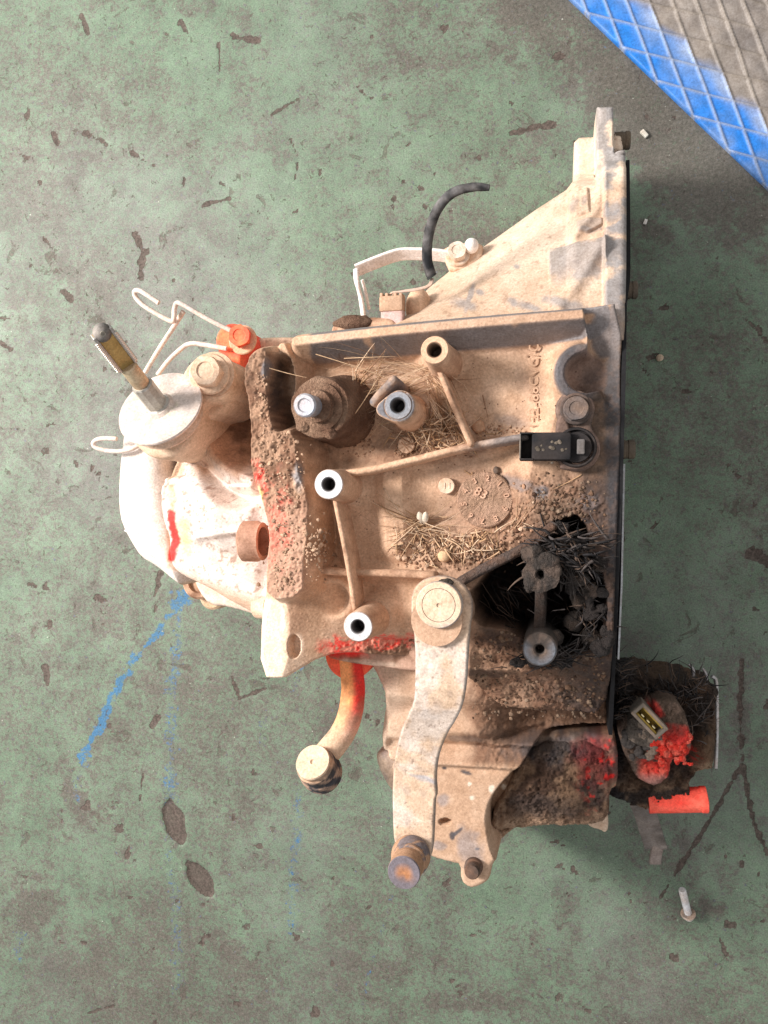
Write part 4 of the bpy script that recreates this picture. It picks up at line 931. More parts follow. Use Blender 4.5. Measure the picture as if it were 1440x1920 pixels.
# ------------------------------------------------------------------ gear shift tower
def tower():
    pp = plain(C(.66, .50, .37), 0, .25, 0, DUST)
    tw = slab('shift_tower', Union(Disc(312, 788, 205, 74), Disc(404, 712, 205, 44), 14), lambda X, Y: 212 + 0 * X + .8 * (fbm(X, Y, 20, 3, 3) - .5), 120, pp, .8, gear, M_CAST, 6)
    slab('shift_tower_flange', Union(Disc(392, 722, 196, 58), Disc(330, 800, 196, 60), 10), lambda X, Y: 197 + 0 * X, 150, pp, .9, tw, M_CAST, 3)
    B = V(300, 765, 224); T = V(190, 622, 288); ax = (T - B) / np.linalg.norm(T - B); Ln = np.linalg.norm(T - B)
    axd = ax * 1.0 + np.array([0, 0, 1]) * .0; axd /= np.linalg.norm(axd)
    s = sca(300, 768, 222)
    r = 84 * s
    def dp(P, Nn, px, py):
        n = fbm(P[:, 0], P[:, 1], 12, 5, 3); c = mix(np.repeat(C(.40, .37, .355)[None], len(P), 0), C(.17, .19, .22), ss(.48, .60, n) * .85)
        ring = abs(np.hypot((px - 290), (py - 762)) - 34); c = mix(c, C(.42, .50, .22), ss(12, 2, ring) * ss(.42, .6, fbm(px, py, 12, 3, 4)) * .8)
        c = mix(c, C(.80, .66, .58), ss(-.3, .3, P[:, 0] * 0 + (Nn[:, 2] < .2)))
        return np.c_[c, .1 + .25 * ss(.5, .66, n)]
    lathe('rubber_seal', B - axd * 14, axd, [(r * .80, 0), (r * .86, 3), (r * .80, 6), (r * .88, 9), (r * .9, 13)], plain(C(.60, .47, .38), 0, .4), 64, tw, sub=2)
    lathe('tower_disc', B, axd, [(r * .9, -2.5), (r * .99, -1.6), (r, -.4), (r * .985, .5), (r * .9, 1.0), (r * .6, 1.5), (r * .36, 2.0), (r * .30, 4), (r * .24, 4), (.1, 4)], dp, 96, tw, sub=3)
    rod = lathe('shift_rod', B + ax * 1, ax, [(8.5, 0), (8.5, 3), (7.2, 4), (7.2, Ln * .32), (6.6, Ln * .335)], plain(C(.40, .40, .39), .75, .15, 0, C(.5, .45, .36)), sides=10, parent=gear, mat=M_PLAIN, rot=.3)
    lathe('rod_sleeve', B + ax * Ln * .33, ax, [(5.6, 0), (5.6, Ln * .24), (5.0, Ln * .26)], plain(C(.56, .40, .27), .75, .2, 0, C(.62, .62, .45)), 32, rod, M_PLAIN, sub=4)
    # flattened, serrated blade
    u, v, a = frame(ax)
    cam_dir = V(720, 960, 600) * 0 + (np.array([0, 0, CAMZ]) - (B + T) / 2); f = cam_dir - ax * (cam_dir @ ax); f /= np.linalg.norm(f)
    # flat faces a little to the right of the rod's left side
    sdv = np.cross(ax, f)
    st = B + ax * Ln * .59; L2 = Ln * .43; wd = 6.2
    box('rod_blade', st + ax * L2 * .47 - f * 1.0, ax * L2 * .49, sdv * wd, f * 2.2, plain(C(.46, .33, .13), .55, .15, 0, C(.5, .42, .28)), rod, M_PLAIN, bev=.5)
    for sg in (-1, 1):
        box('blade_rail', st + ax * L2 * .47 + sdv * sg * (wd - .6) - f * .6, ax * L2 * .49, sdv * 1.1, f * 3.1, plain(C(.42, .41, .40), .8, .2, 0, C(.45, .42, .38)), rod, M_PLAIN, bev=.5)
        nt = 18
        for k in range(nt):
            p = st + ax * L2 * (.06 + .80 * k / nt) + sdv * sg * (wd + .25) + f * 1.8
            dpt = box('tooth', p, (ax + sdv * sg * .5) * .62, (sdv * sg - ax * .4) * .95, f * .9, plain(C(.62, .60, .56), .9), rod, M_PLAIN, bev=.15, n=1)
    cap = st + ax * L2 * .90
    blob('rod_tip', cap + ax * .6 - f * .4, (5.6, 5.9, 5.0), plain(C(.13, .125, .125), .6, .35, 0, C(.34, .31, .28)), rod, M_PART, .35, 3)
    lathe('rod_tip_mark', cap + ax * 3.2 + f * 4.2, ax * .3 + f, [(1.6, 0), (1.6, 1.2), (.9, 1.2), (.9, .5), (.1, .5)], plain(C(.32, .30, .26), .6), 20, rod, M_PLAIN)
    # bolt through the tower
    lathe('bolt_seat', V(402, 702, 211), UP, [(45 * .345, 0), (44 * .345, 1.2), (36 * .345, 1.6), (.1, 1.6)], plain(C(.50, .34, .24), 0, .4), 48, tw, M_CAST)
    hexbolt('tower_bolt', V(394, 702, 213), V(380, 692, 235) - V(398, 706, 213), 10.8, 12.5, plain(C(.72, .57, .44), .0, .35, 0, DUST), tw, 1.3, .5)
tower()
# red bolt clamp
redp = plain(C(.96, .13, .09), 0, .22, 0, ORANGE)
slab('clamp_plate', Union(Disc(438, 640, 176, 31), Disc(440, 690, 172, 22), 10), lambda X, Y: 181 + 0 * X, 140, redp, .7, gear, M_CAST, 2.0)
lathe('clamp_washer', V(456, 638, 181), UP, [(10.5, 0), (10.5, 1.2), (9.8, 1.8), (.1, 1.8)], plain(C(.86, .42, .26), 0, .4, 0, DUST), 40)
hexbolt('clamp_bolt', V(452, 633, 182.5), V(446, 625, 200) - V(455, 636, 182), 8.2, 8, redp, washer=0, rot=.1)
# bent wire clips
wirep = plain(C(.62, .56, .53), .25, .35, 0, C(.74, .60, .50))
def wire(pts, r=1.75, n=8): return tube('wire_clip', [V(*p) for p in pts], r, wirep, n=n, seg=14)
wire([(298, 568, 205), (276, 553, 206), (262, 545, 206), (253, 546, 205), (254, 556, 203), (266, 570, 202), (290, 586, 200), (320, 602, 198), (326, 598, 198), (327, 580, 198), (331, 569, 198), (341, 570, 198), (372, 588, 194), (405, 606, 190), (438, 622, 186)], n=6)
wire([(344, 584, 194), (326, 612, 190), (300, 652, 184), (272, 698, 176)])
wire([(296, 702, 174), (318, 674, 180), (342, 652, 184), (352, 646, 185), (366, 644, 186), (392, 648, 186), (425, 654, 185)])
wire([(219, 823, 178), (200, 822, 178), (183, 824, 177), (175, 831, 176), (180, 839, 175), (200, 845, 174), (226, 846, 173), (246, 842, 172), (262, 834, 170)])

# ================================================================== GEARBOX: differential side
def low_paint(P, Nn, px, py):
    n = fbm(P[:, 0], P[:, 1], 12, 4, 3); r = blot(px, py, 645, 1212, 55, 26, 0, .6, .4, 44)
    c = mix(np.repeat(C(.50, .32, .24)[None], len(P), 0), MUD, ss(.4, .65, n)); c = mix(c, PALE, blot(px, py, 700, 1243, 60, 6, .1, .6, .4, 3) * .5)
    return np.c_[mix(c, RED, np.clip(r, 0, 1)), 0 * n]
slab('lower_flange', PL([(596, 1190), (850, 1190), (850, 1262), (770, 1256), (700, 1247), (650, 1240), (612, 1230)], 166), lambda X, Y: 172 - 2 * ss(-1e9, 1e9, X), 120, low_paint, .9, gear, M_CAST, 2.5)
diff_sd = PL([(690, 1225), (712, 1262), (728, 1285), (730, 1310), (722, 1345), (722, 1375), (724, 1400), (735, 1402), (745, 1440), (745, 1500), (755, 1560), (812, 1592), (850, 1602), (868, 1606), (868, 1636), (884, 1650), (905, 1645), (922, 1632), (924, 1606),
              (945, 1588), (985, 1552), (1045, 1546), (1096, 1548), (1118, 1556), (1137, 1556), (1143, 1515), (1146, 1490), (1160, 1480), (1160, 1400), (1138, 1330), (1138, 1230), (900, 1210)], 145, 1)
scoop = PL([(1010, 1385), (990, 1425), (955, 1455), (925, 1490), (912, 1525), (914, 1560), (926, 1612), (960, 1640), (1300, 1600), (1250, 1380)], 160, 2)
def diff_top(X, Y):
    P = np.c_[X, Y, np.full(X.shape, 150.)]; px, py = proj(P)
    h = 158 + 2.5 * fbm(X, Y, 30, 3, 4) - .02 * (py - 1300)
    for y0, amp, w_ in ((1300, 4, 14), (1362, 5, 12), (1395, -5, 9), (1422, 7, 9)): h = h + amp * np.exp(-((py - y0 - .06 * (px - 850)) / w_) ** 2) * ss(725, 735, px)
    leftb = ss(800, 760, px); h = h - leftb * 10 * ss(-1, 1, np.sin(py / 15.0)) * .6
    h = h * (1 - ss(1424, 1440, py - .06 * (px - 850))) + (160) * ss(1424, 1440, py - .06 * (px - 850))
    inner = 112 + 26 * np.sqrt(np.clip(1 - ((py - 1455) / 95) ** 2, 0, 1)) + 4 * fbm(X, Y, 18, 3, 8)
    k = ss(-1.2, 1.2, scoop(X, Y)); h = h * k + inner * (1 - k)
    m = ss(870, 930, px) * ss(1440, 1420, py - .06 * (px - 850)) + (1 - k) * .8
    h = h + np.clip(m, 0, 1) * mudh(X, Y, 1.2, 6)
    h = h - 34 * ss(895, 1015, px) * (1 - ss(1378, 1392, py)); slot = np.hypot((px - 838) / 11, (py - 1531) / 6) - 1; h = h - 7 * ss(.15, -.15, slot)
    return h
def diff_paint(P, Nn, px, py):
    X, Y = P[:, 0], P[:, 1]; n = fbm(X, Y, 11, 5, 3); nf = fbm(X, Y, 4, 4, 4)
    c = mix(np.repeat(C(.55, .375, .265)[None], len(P), 0), C(.46, .29, .19), ss(.4, .65, n) * .6)
    c = mix(c, PALE * .95, ss(780, 730, px) * .5)
    mudm = ss(860, 900, px + 50 * (n - .5)) * ss(1440, 1420, py - .06 * (px - 850)); mudm = np.maximum(mudm, ss(975, 1050, px - .6 * (py - 1480) + 60 * (n - .5)) * ss(1590, 1560, py) * .6)
    c = mix(c, mix(np.repeat(MUD[None], len(P), 0), MUDD, ss(.45, .65, nf) * .7), mudm * .85)
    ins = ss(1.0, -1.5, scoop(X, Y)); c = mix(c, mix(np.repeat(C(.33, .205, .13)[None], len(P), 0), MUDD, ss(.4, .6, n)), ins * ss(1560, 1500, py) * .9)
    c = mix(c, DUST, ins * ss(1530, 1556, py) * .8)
    oil_shade = np.maximum(blot(px, py, 1080, 1400, 150, 40, 0, .6, .5, 5) * .85, blot(px, py, 1120, 1440, 50, 80, 0, .6, .5, 6) * .7)  # grease, plus shade painted into the recess under the casing edge
    oil_shade = np.maximum(oil_shade, blot(px, py, 1020, 1510, 80, 26, 0, .6, .6, 16) * .45)
    oil_shade = np.maximum(oil_shade, blot(px, py, 870, 1385, 45, 7, .06, .5, .5, 16) * .5)
    c = mix(c, OIL * 2 + .02, oil_shade * .85)
    c = mix(c, RED, ss(.56, .62, nf) * blot(px, py, 1130, 1450, 44, 70, .1, .8, .5, 9) * .95)
    c = mix(c, RED * .5, blot(px, py, 1120, 1425, 50, 60, .1, .8, .5, 9) * .4)
    for a in ((873, 1448, 12, 4, .3), (858, 1560, 14, 4, -.7), (848, 1568, 6, 10, 0), (833, 1440, 5, 3, 0), (895, 1592, 5, 3, 0)): c = mix(c, C(.05, .05, .06), blot(px, py, *a, soft=.4, n=.3, seed=3) * .9)
    gr = blot(px, py, 880, 1590, 26, 46, -.3, .6, .4, 3) * .6; gr = np.maximum(gr, blot(px, py, 830, 1500, 14, 12, 0, .5, .4, 3) * .6); gr = np.maximum(gr, blot(px, py, 825, 1585, 16, 9, 0, .5, .4, 3) * .6)
    c = mix(c, C(.30, .28, .30), gr)
    for a in ((922, 1480, 6, 9), (945, 1475, 7, 6), (885, 1495, 9, 6), (880, 1470, 4, 4)): c = mix(c, C(.80, .72, .62), blot(px, py, *a, 0, .5, .8, 8) * .8)
    return np.c_[c, gr * .3]
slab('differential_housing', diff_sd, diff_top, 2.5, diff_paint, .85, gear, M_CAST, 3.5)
slab('axle_housing', PL([(985, 1384), (1138, 1384), (1141, 1440), (1140, 1536), (1100, 1544), (1000, 1546), (958, 1566), (932, 1590), (922, 1545), (930, 1500), (955, 1462)], 128, 1),
     lambda X, Y: (lambda py: 116 + 26 * np.sqrt(np.clip(1 - ((py - 1455) / 105) ** 2, 0, 1)) + 6 * fbm(X, Y, 18, 3, 8) + mudh(X, Y, 1.7, 16))(proj(np.c_[X, Y, np.full(X.shape, 130.)])[1]), 70, diff_paint, .7, gear, M_MUD, 4)
slab('drive_flange', PL([(706, 1412), (716, 1404), (750, 1402), (760, 1490), (738, 1484), (722, 1460), (710, 1435)], 150, 1), lambda X, Y: 156 + 0 * X, 60, plain(C(.42, .33, .29), .1, .5, 0, C(.66, .5, .38)), .7, gear, M_CAST, 5)
lathe('bleed_nipple_seat', V(893, 1618, 158), UP, [(11, -20), (10.5, 0), (9, 1.5), (.1, 1.5)], plain(C(.42, .28, .2), 0, .4), 36, mat=M_CAST)
lathe('bleed_nipple', V(889, 1622, 158), V(884, 1636, 176) - V(889, 1620, 158), [(6.5, 0), (6.2, 7), (5.2, 8), (5.2, 14), (4.4, 16), (.1, 16.5)], plain(C(.10, .075, .065), .4, .3, 0, MUD), 32, sub=2)
slab('tooth_lug', PL([(1096, 1540), (1140, 1520), (1141, 1555), (1134, 1562), (1126, 1556), (1108, 1552)], 110), lambda X, Y: 112 + 0 * X, 60, plain(C(.72, .58, .46), 0, .3), .7, gear, M_CAST, 3)

# ------------------------------------------------------------------ long shift lever
def lever():
    out = [(770, 1150), (771, 1112), (786, 1090), (812, 1080), (842, 1081), (868, 1094), (884, 1120), (885, 1150), (880, 1180), (877, 1230), (874, 1285), (867, 1325), (855, 1350), (840, 1373), (828, 1400), (820, 1425), (816, 1460), (819, 1493),
           (815, 1500), (814, 1533), (811, 1600), (800, 1618), (745, 1606), (738, 1577), (736, 1540), (735, 1483), (737, 1440), (742, 1405), (750, 1373), (764, 1340), (775, 1318), (778, 1290), (778, 1205)]
    zz = lambda py: np.interp(py, [1080, 1290, 1330, 1390, 1440, 1450, 1530, 1620], [252, 252, 248, 236, 232, 231, 230, 230])
    pts = [(a, b, float(zz(b))) for a, b in out]; sd = Poly(pts, 240, 1)
    ys = np.array([V(800, y, float(zz(y)))[1] for y in range(1060, 1640, 10)])[::-1]; zv = np.array([float(zz(y)) for y in range(1060, 1640, 10)])[::-1]
    top = lambda X, Y: np.interp(Y, ys, zv) + .25 * (fbm(X, Y, 10, 3, 3) - .5) + .5 * (fbm(X, Y, 60, 2, 3) - .5)
    def pp(P, Nn, px, py):
        n = fbm(P[:, 0], P[:, 1], 16, 5, 23); nf = fbm(P[:, 0], P[:, 1], 5, 4, 24)
        c = mix(np.repeat(C(.62, .46, .34)[None], len(P), 0), C(.68, .60, .55), ss(.42, .62, n) * .7 * ss(1180, 1230, py))
        c = mix(c, C(.56, .37, .25), ss(1200, 1110, py) * .5)
        c = mix(c, C(.33, .27, .25), ss(.56, .68, nf) * .25); c = mix(c, C(.24, .16, .12), ss(.73, .78, fbm(P[:, 0], P[:, 1], 2.6, 3, 77)) * .6)
        e = sd(P[:, 0], P[:, 1]); c = mix(c, C(.22, .20, .21), ss(-.9, 0, e) * .55)
        c = mix(c, C(.30, .29, .31), (1 - ss(1.5, 4, d_line(px, py, np.array([(770, 1453), (800, 1458), (817, 1470)], float)))) * .6)
        c = mix(c, C(.40, .40, .44), blot(px, py, 800, 1462, 24, 7, .25, .5, .4, 3) * .6)
        c = mix(c, C(.45, .42, .42), blot(px, py, 815, 1335, 40, 16, -.1, .7, .5, 3) * .35)
        return np.c_[c, .12 * ss(.5, .6, nf) + .25 * ss(-.9, 0, e)]
    lv = slab('shift_lever', sd, top, lambda X, Y: np.interp(Y, ys, zv) - 6.0, pp, .7, gear, M_CAST, 1.3, True)
    s = sca(824, 1132, 256)
    lathe('lever_shaft', V(845, 1140, 195), (0, 0, 1), [(16, 0), (15, 35), (15, 60)], plain(C(.42, .27, .19), 0, .4), 48, lv, M_CAST)
    lathe('pivot_cap', V(826, 1132, 251), (-.0, -.0, 1), [(44 * s, 0), (44 * s, 5.5), (43 * s, 7.2), (41.5 * s, 7.6), (32 * s, 7.6), (31.2 * s, 6.9), (30.5 * s, 7.6), (4 * s, 7.9), (3.2 * s, 7.2), (.1, 7.2)],
          lambda P, Nn, px, py: (lambda n, up: np.c_[mix(mix(np.repeat(C(.36, .35, .37)[None], len(P), 0), C(.70, .53, .39), ss(-.2, .5, n - .45 + .5 * up - .3 * ss(1150, 1180, py))), MUD, .0 * n), .35 * (1 - up)])(fbm(P[:, 0], P[:, 1], 8, 4, 3), ss(.3, .9, Nn[:, 2])), 72, lv, M_CAST, sub=2)
    blob('grime_lump', V(836, 1092, 254), (5.0, 2.2, 2.2), plain(C(.09, .075, .06)), lv, M_MUD, .8, 3, 18)
    # pin at the free end: boot, grooves, rusty cap
    a0 = V(772, 1600, 231); a1 = V(757, 1637, 258); ax = a1 - a0; L = np.linalg.norm(ax); s = sca(765, 1620, 245)
    pr = [(36 * s, 0), (38 * s, 3), (37 * s, 6), (33 * s, 8.5), (31 * s, 9), (33 * s, 10), (33 * s, 12.5), (29.5 * s, 13.2), (29.5 * s, 14.5), (30.5 * s, 15), (30.5 * s, L - 1.2), (29 * s, L), (.1, L)]
    ap = a1
    def pinp(P, Nn, px, py):
        h = (P - a0) @ (ax / L); n = fbm(P[:, 0] + P[:, 2], P[:, 1], 6, 4, 3)
        c = mix(np.repeat(C(.40, .24, .15)[None], len(P), 0), C(.14, .13, .15), ss(.45, .6, n) * .9 * (h < 14))
        cap = h > L - 1.0; rr = np.linalg.norm(np.cross(P - a1, ax / L), axis=1)
        cc = mix(np.repeat(C(.19, .17, .20)[None], len(P), 0), C(.50, .22, .09), ss(6, 2, rr + 5 * (n - .5)) * .9)
        c = np.where(cap[:, None], cc, c); return np.c_[c, 0 * n + .15 * cap]
    lathe('lever_pin', a0, ax, pr, pinp, 56, lv, M_PART, sub=3)
lever()
# ------------------------------------------------------------------ second lever: marked orange and red
def lever2():
    P_ = [V(656, 1225, 158), V(660, 1262, 160), V(662, 1300, 162), V(655, 1345, 166), V(640, 1378, 170), V(615, 1410, 176), V(600, 1425, 180)]
    def pp(P, Nn, px, py):
        n = fbm(P[:, 0], P[:, 1], 8, 4, 3); c = np.repeat(C(.64, .45, .32)[None], len(P), 0)
        cx = np.interp(py, [1225, 1300, 1345, 1378], [656, 662, 655, 640])
        t = ss(1395, 1310, py + 50 * (n - .5)); c = mix(c, mix(np.repeat(C(1.0, .42, .16)[None], len(P), 0), RED, ss(-4, 8, px - cx)), t * .95)
        c = mix(c, MUD, ss(.6, .7, n) * .4); return np.c_[c, 0 * n]
    lv = tube('clutch_lever', P_, 8.6, pp, gear, 32, 8, M_CAST, taper=([0, .3, 1], [8.2, 8.6, 9.4]), rough=.2)
    a1 = V(586, 1428, 196); a0 = V(606, 1452, 176); ax = a1 - a0; L = np.linalg.norm(ax); s = sca(590, 1435, 190)
    pr = [(24 * s, -6), (32 * s, -4), (38 * s, 0), (40 * s, 3), (36.5 * s, 5), (39.5 * s, 7), (39 * s, 10), (36 * s, 11.5), (37.5 * s, 13), (36 * s, L - 6), (33 * s, L - 5), (33 * s, L - 1), (31.5 * s, L), (5 * s, L), (3.4 * s, L - 1.2), (.1, L - 1.5)]
    def bp(P, Nn, px, py):
        h = (P - a0) @ (ax / L); n = fbm(P[:, 0] + P[:, 2], P[:, 1], 5, 4, 3); top = h > L - 1.4; up = (h > L - 6)
        c = mix(np.repeat(C(.05, .05, .058)[None], len(P), 0), C(.40, .27, .2), ss(.45, .6, n) * .8)
        c = np.where(up[:, None], mix(np.repeat(C(.30, .22, .17)[None], len(P), 0), DUST, ss(.4, .6, n)), c)
        c = np.where(top[:, None], C(.70, .54, .40)[None], c); return np.c_[c, 0 * n]
    lathe('ball_joint', a0, ax, pr, bp, 64, lv, M_PART, rough=.35, fr=4, sub=3)
lever2()
lathe('lever_shaft_seal', V(655, 1228, 158), UP, [(18, -14), (18, 0), (15, 2), (.1, 2)], plain(C(.95, .12, .07), 0, .15, 0, ORANGE), 44, mat=M_CAST)

# ------------------------------------------------------------------ speed sensor on the casing
def sensor():
    z = 219; blk = plain(C(.010, .0105, .013), 0, .22, 0, C(.075, .058, .052))
    s = sca(1040, 838, z)
    br = slab('speed_sensor', Union(Disc(1078, 768, 210, 36), Disc(1082, 842, 210, 42), 10), lambda X, Y: 211 + 0 * X, 185, plain(C(.10, .075, .065), 0, .5, 0, C(.24, .16, .13)), .6, gear, M_CAST, 1.5)
    lathe('sensor_barrel', V(1080, 840, 210), UP, [(38 * s, 0), (38 * s, 5), (36 * s, 6), (33 * s, 6), (32 * s, 3.5), (29 * s, 3.5), (28 * s, 7), (24 * s, 7), (.1, 7)], blk, 56, br, M_PART, sub=2)
    c = V(1024, 838, z - 3.5); u = V(1060, 838, z) - V(988, 838, z); u = u / np.linalg.norm(u); v = np.array([-u[1], u[0], 0])
    hl = 36 * s
    o = box('sensor_connector', V(1034, 838, z - 3.5), u * hl, v * 26 * s, (0, 0, 6.5), blk, br, M_PART, bev=1.6)
    # open socket mouth: four walls
    m = V(988, 838, z - 3.5)
    for sg in (-1, 1): box('socket_wall', m + v * sg * 24.5 * s, u * 13 * s, v * 1.5 * s, (0, 0, 6.5), blk, br, M_PART, bev=.3, n=2)
    box('socket_wall', m + np.array([0, 0, -6.0]), u * 13 * s, v * 25 * s, (0, 0, .6), blk, br, M_PART, bev=.2, n=2)
    box('socket_wall', m - u * 12 * s + np.array([0, 0, .6]), u * 1.2 * s, v * 25 * s, (0, 0, 5.8), plain(C(.10, .10, .11), 0, .3, 0, C(.3, .25, .2)), br, M_PART, bev=.3, n=2)
    box('socket_tab', V(1002, 838, z + 1), u * 4 * s, v * 15 * s, (0, 0, 1.2), blk, br, M_PART, bev=.4, n=2)
    box('locking_tab', V(1089, 838, z), u * 7 * s, v * 14 * s, (0, 0, 3.2), plain(C(.11, .105, .11), .0, .3, 0, C(.17, .15, .14)), br, M_PART, bev=.8, rough=.15)
    rq = random.Random(3)
    for k in range(13):
        q = rq.uniform(.5, 1.3); blob('mud_lump', V(rq.gauss(1030, 16), rq.gauss(838, 9), z + 3), (q * 1.3, q, q * .5), plain(C(.30, .25, .20) * rq.uniform(.4, 1)), br, M_MUD, .5, 2, 10, seed=k)
    lathe('sensor_washer', V(1080, 768, 210), UP, [(30 * s, 0), (30 * s, 4), (28 * s, 4.6), (25 * s, 4.6), (24 * s, 3.4), (.1, 3.4)], plain(C(.07, .06, .058), .1, .4, 0, C(.15, .10, .08)), 56, br, M_CAST)
    hexbolt('sensor_bolt', V(1080, 768, 213), UP, 24 * s, 7.5, plain(C(.11, .10, .105), .2, .4, 0, C(.20, .14, .11)), br, 1.05, .35, M_CAST)
    slab('sensor_plate', PL([(1040, 800), (1052, 770), (1070, 800), (1075, 835), (1045, 835)], 212), lambda X, Y: 214.5 + 0 * X, 190, plain(C(.10, .07, .06), 0, .5, 0, C(.19, .125, .10)), .7, br, M_CAST, 2)
    slab('sensor_plate', PL([(1085, 860), (1122, 832), (1124, 850), (1112, 872), (1090, 882), (1050, 880), (1050, 870)], 212), lambda X, Y: 213.5 + 0 * X, 190, plain(C(.10, .07, .06), 0, .5, 0, C(.19, .125, .10)), .7, br, M_CAST, 1)
sensor()

# ================================================================== GEARBOX: oily block at lower right
def endblock():
    zb = 112
    sd = PL([(1140, 1254), (1200, 1256), (1250, 1262), (1290, 1272), (1330, 1280), (1342, 1290), (1342, 1330), (1342, 1400), (1337, 1445), (1305, 1450), (1292, 1470), (1296, 1490), (1210, 1520), (1160, 1500), (1140, 1490)], 104, 0)
    def top(X, Y):
        P = np.c_[X, Y, np.full(X.shape, 110.)]; px, py = proj(P)
        h = 100 + 9 * fbm(X, Y, 26, 4, 3)
        h = smax(h, 122 - .06 * ((py - 1276) ** 2) / 8 - .02 * abs(px - 1240), 4)
        h = smax(h, 126 - (np.hypot((px - 1318) / 26, (py - 1400) / 46)) ** 2 * 22, 3)
        h = smax(h, 108 - .4 * np.maximum(0, d_line(X, Y, wpts([(1170, 1480), (1270, 1480)], 105))), 3)
        return h + mudh(X, Y, 1.9, 8)
    def pp(P, Nn, px, py):
        X, Y = P[:, 0], P[:, 1]; n = fbm(X, Y, 12, 5, 3); nf = fbm(X, Y, 4, 4, 3)
        c = mix(np.repeat(C(.060, .042, .034)[None], len(P), 0), C(.14, .085, .055), ss(.4, .65, n))
        c = mix(c, C(.26, .16, .10), blot(px, py, 1318, 1410, 26, 44, 0, .6, .4, 3) * .8); c = mix(c, C(.50, .36, .24), blot(px, py, 1322, 1440, 24, 12, 0, .6, .4, 3) * .6)
        c = mix(c, OIL * 1.5, ss(1200, 1160, px + 30 * (n - .5)) * .7)
        c = mix(c, C(.28, .19, .13), ss(1455, 1480, py) * ss(.4, .6, n))
        c = mix(c, RED * .85, ss(.52, .6, nf) * blot(px, py, 1305, 1405, 18, 24, 0, .6, .4, 33) * .8)
        return np.c_[c, 0 * n]
    eb = slab('output_block', sd, top, 58, pp, .8, gear, M_MUD, 3, False, 16, 2.2)
    slab('output_case', PL([(1150, 1300), (1320, 1300), (1320, 1440), (1150, 1460)], 60), lambda X, Y: 62 + 0 * X, 2, plain(C(.08, .06, .05)), 1.5, eb, M_CAST, 2)
    # bright sheet edge on the right
    tube('sheet_edge', [V(1334, 1268, 100), V(1342, 1275, 99), V(1344, 1310, 98), V(1344, 1380, 96), V(1342, 1440, 95)], 1.5, plain(C(.45, .47, .50), .9, .12), eb, 12, 6, M_PLAIN)
    tube('sheet_edge', [V(1292, 1246, 112), V(1300, 1256, 114), V(1300, 1268, 113)], 1.1, plain(C(.35, .36, .4), .9, .1), eb, 10, 5, M_PLAIN)
    tube('sheet_edge', [V(1318, 1254, 110), V(1324, 1264, 112), V(1325, 1274, 111)], 1.1, plain(C(.35, .36, .4), .9, .1), eb, 10, 5, M_PLAIN)
    # solenoid with electrical socket
    def rp(P, Nn, px, py):
        n = fbm(P[:, 0], P[:, 1] + P[:, 2], 7, 4, 3)
        c = mix(np.repeat(C(.16, .105, .08)[None], len(P), 0), C(.28, .2, .16), ss(.4, .65, n))
        line = py - 1330 - (px - 1210) * .9
        r = ss(1330, 1375, py + 30 * (n - .5)) * ss(1192, 1212, px + 20 * (n - .5)) + blot(px, py, 1232, 1330, 24, 30, .7, .5, .8, 6)
        c = mix(c, C(.50, .10, .08), blot(px, py, 1232, 1335, 26, 26, .8, .6, .5, 6) * .7); r = r * (1 - ss(0, 14, (px - 1222) * .8 - (py - 1335) * .75 + 14 * (n - .5)))
        c = mix(c, mix(np.repeat(C(.95, .07, .05)[None], len(P), 0), C(.95, .17, .12), ss(.5, .7, n)), np.clip(r, 0, 1) * (1 - ss(1450, 1475, py)) * ss(.36, .46, n + .05))
        c = mix(c, C(.52, .28, .25), blot(px, py, 1225, 1462, 34, 14, 0, .6, .4, 3) * .7)
        return np.c_[c, 0 * n]
    body = slab('solenoid', PL([(1158, 1372), (1180, 1340), (1215, 1312), (1252, 1312), (1280, 1330), (1292, 1360), (1298, 1392), (1290, 1420), (1262, 1440), (1262, 1465), (1240, 1486), (1205, 1480), (1190, 1460), (1172, 1420)], 138, 1),
         lambda X, Y: 141 + 5 * (fbm(X, Y, 14, 3, 3) - .5) - 14 * (lambda py: ss(1415, 1440, py))(proj(np.c_[X, Y, np.full(X.shape, 138.)])[1]) + mudh(X, Y, 1.6, 9), 70, rp, .7, gear, M_MUD, 5)
    slab('solenoid_cap', PL([(1218, 1322), (1252, 1308), (1282, 1326), (1296, 1372), (1298, 1396), (1268, 1404), (1242, 1372)], 150, 1), lambda X, Y: 150 - .25 * np.maximum(0, X - X.min()) * .5 + mudh(X, Y, 1.3, 13), 110, lambda P, Nn, px, py: np.c_[mix(mix(np.repeat(C(.11, .075, .055)[None], len(P), 0), C(.19, .13, .10), ss(.42, .6, fbm(px, py, 22, 4, 3))), C(.80, .05, .04), ss(1355, 1380, py + 30 * (fbm(px, py, 14, 3, 9) - .5)) + blot(px, py, 1228, 1330, 12, 20, -.6, .5, .6, 3) * .8), 0 * px], .6, body, M_MUD, 3)
    z = 158; A = V(1188, 1337, z); Bc = V(1207, 1321, z); Cc = V(1250, 1366, z); Dd = V(1228, 1386, z)
    ctr = (A + Bc + Cc + Dd) / 4; u = (Cc - Bc); lu = np.linalg.norm(u); u /= lu; v = np.cross((0, 0, 1), u); lv = np.linalg.norm(Bc - A)
    H = 9; yl = plain(C(.42, .30, .06), 0, .12, 0, C(.2, .12, .05)); gr = plain(C(.15, .13, .11), 0, .4, 0, C(.26, .2, .16))
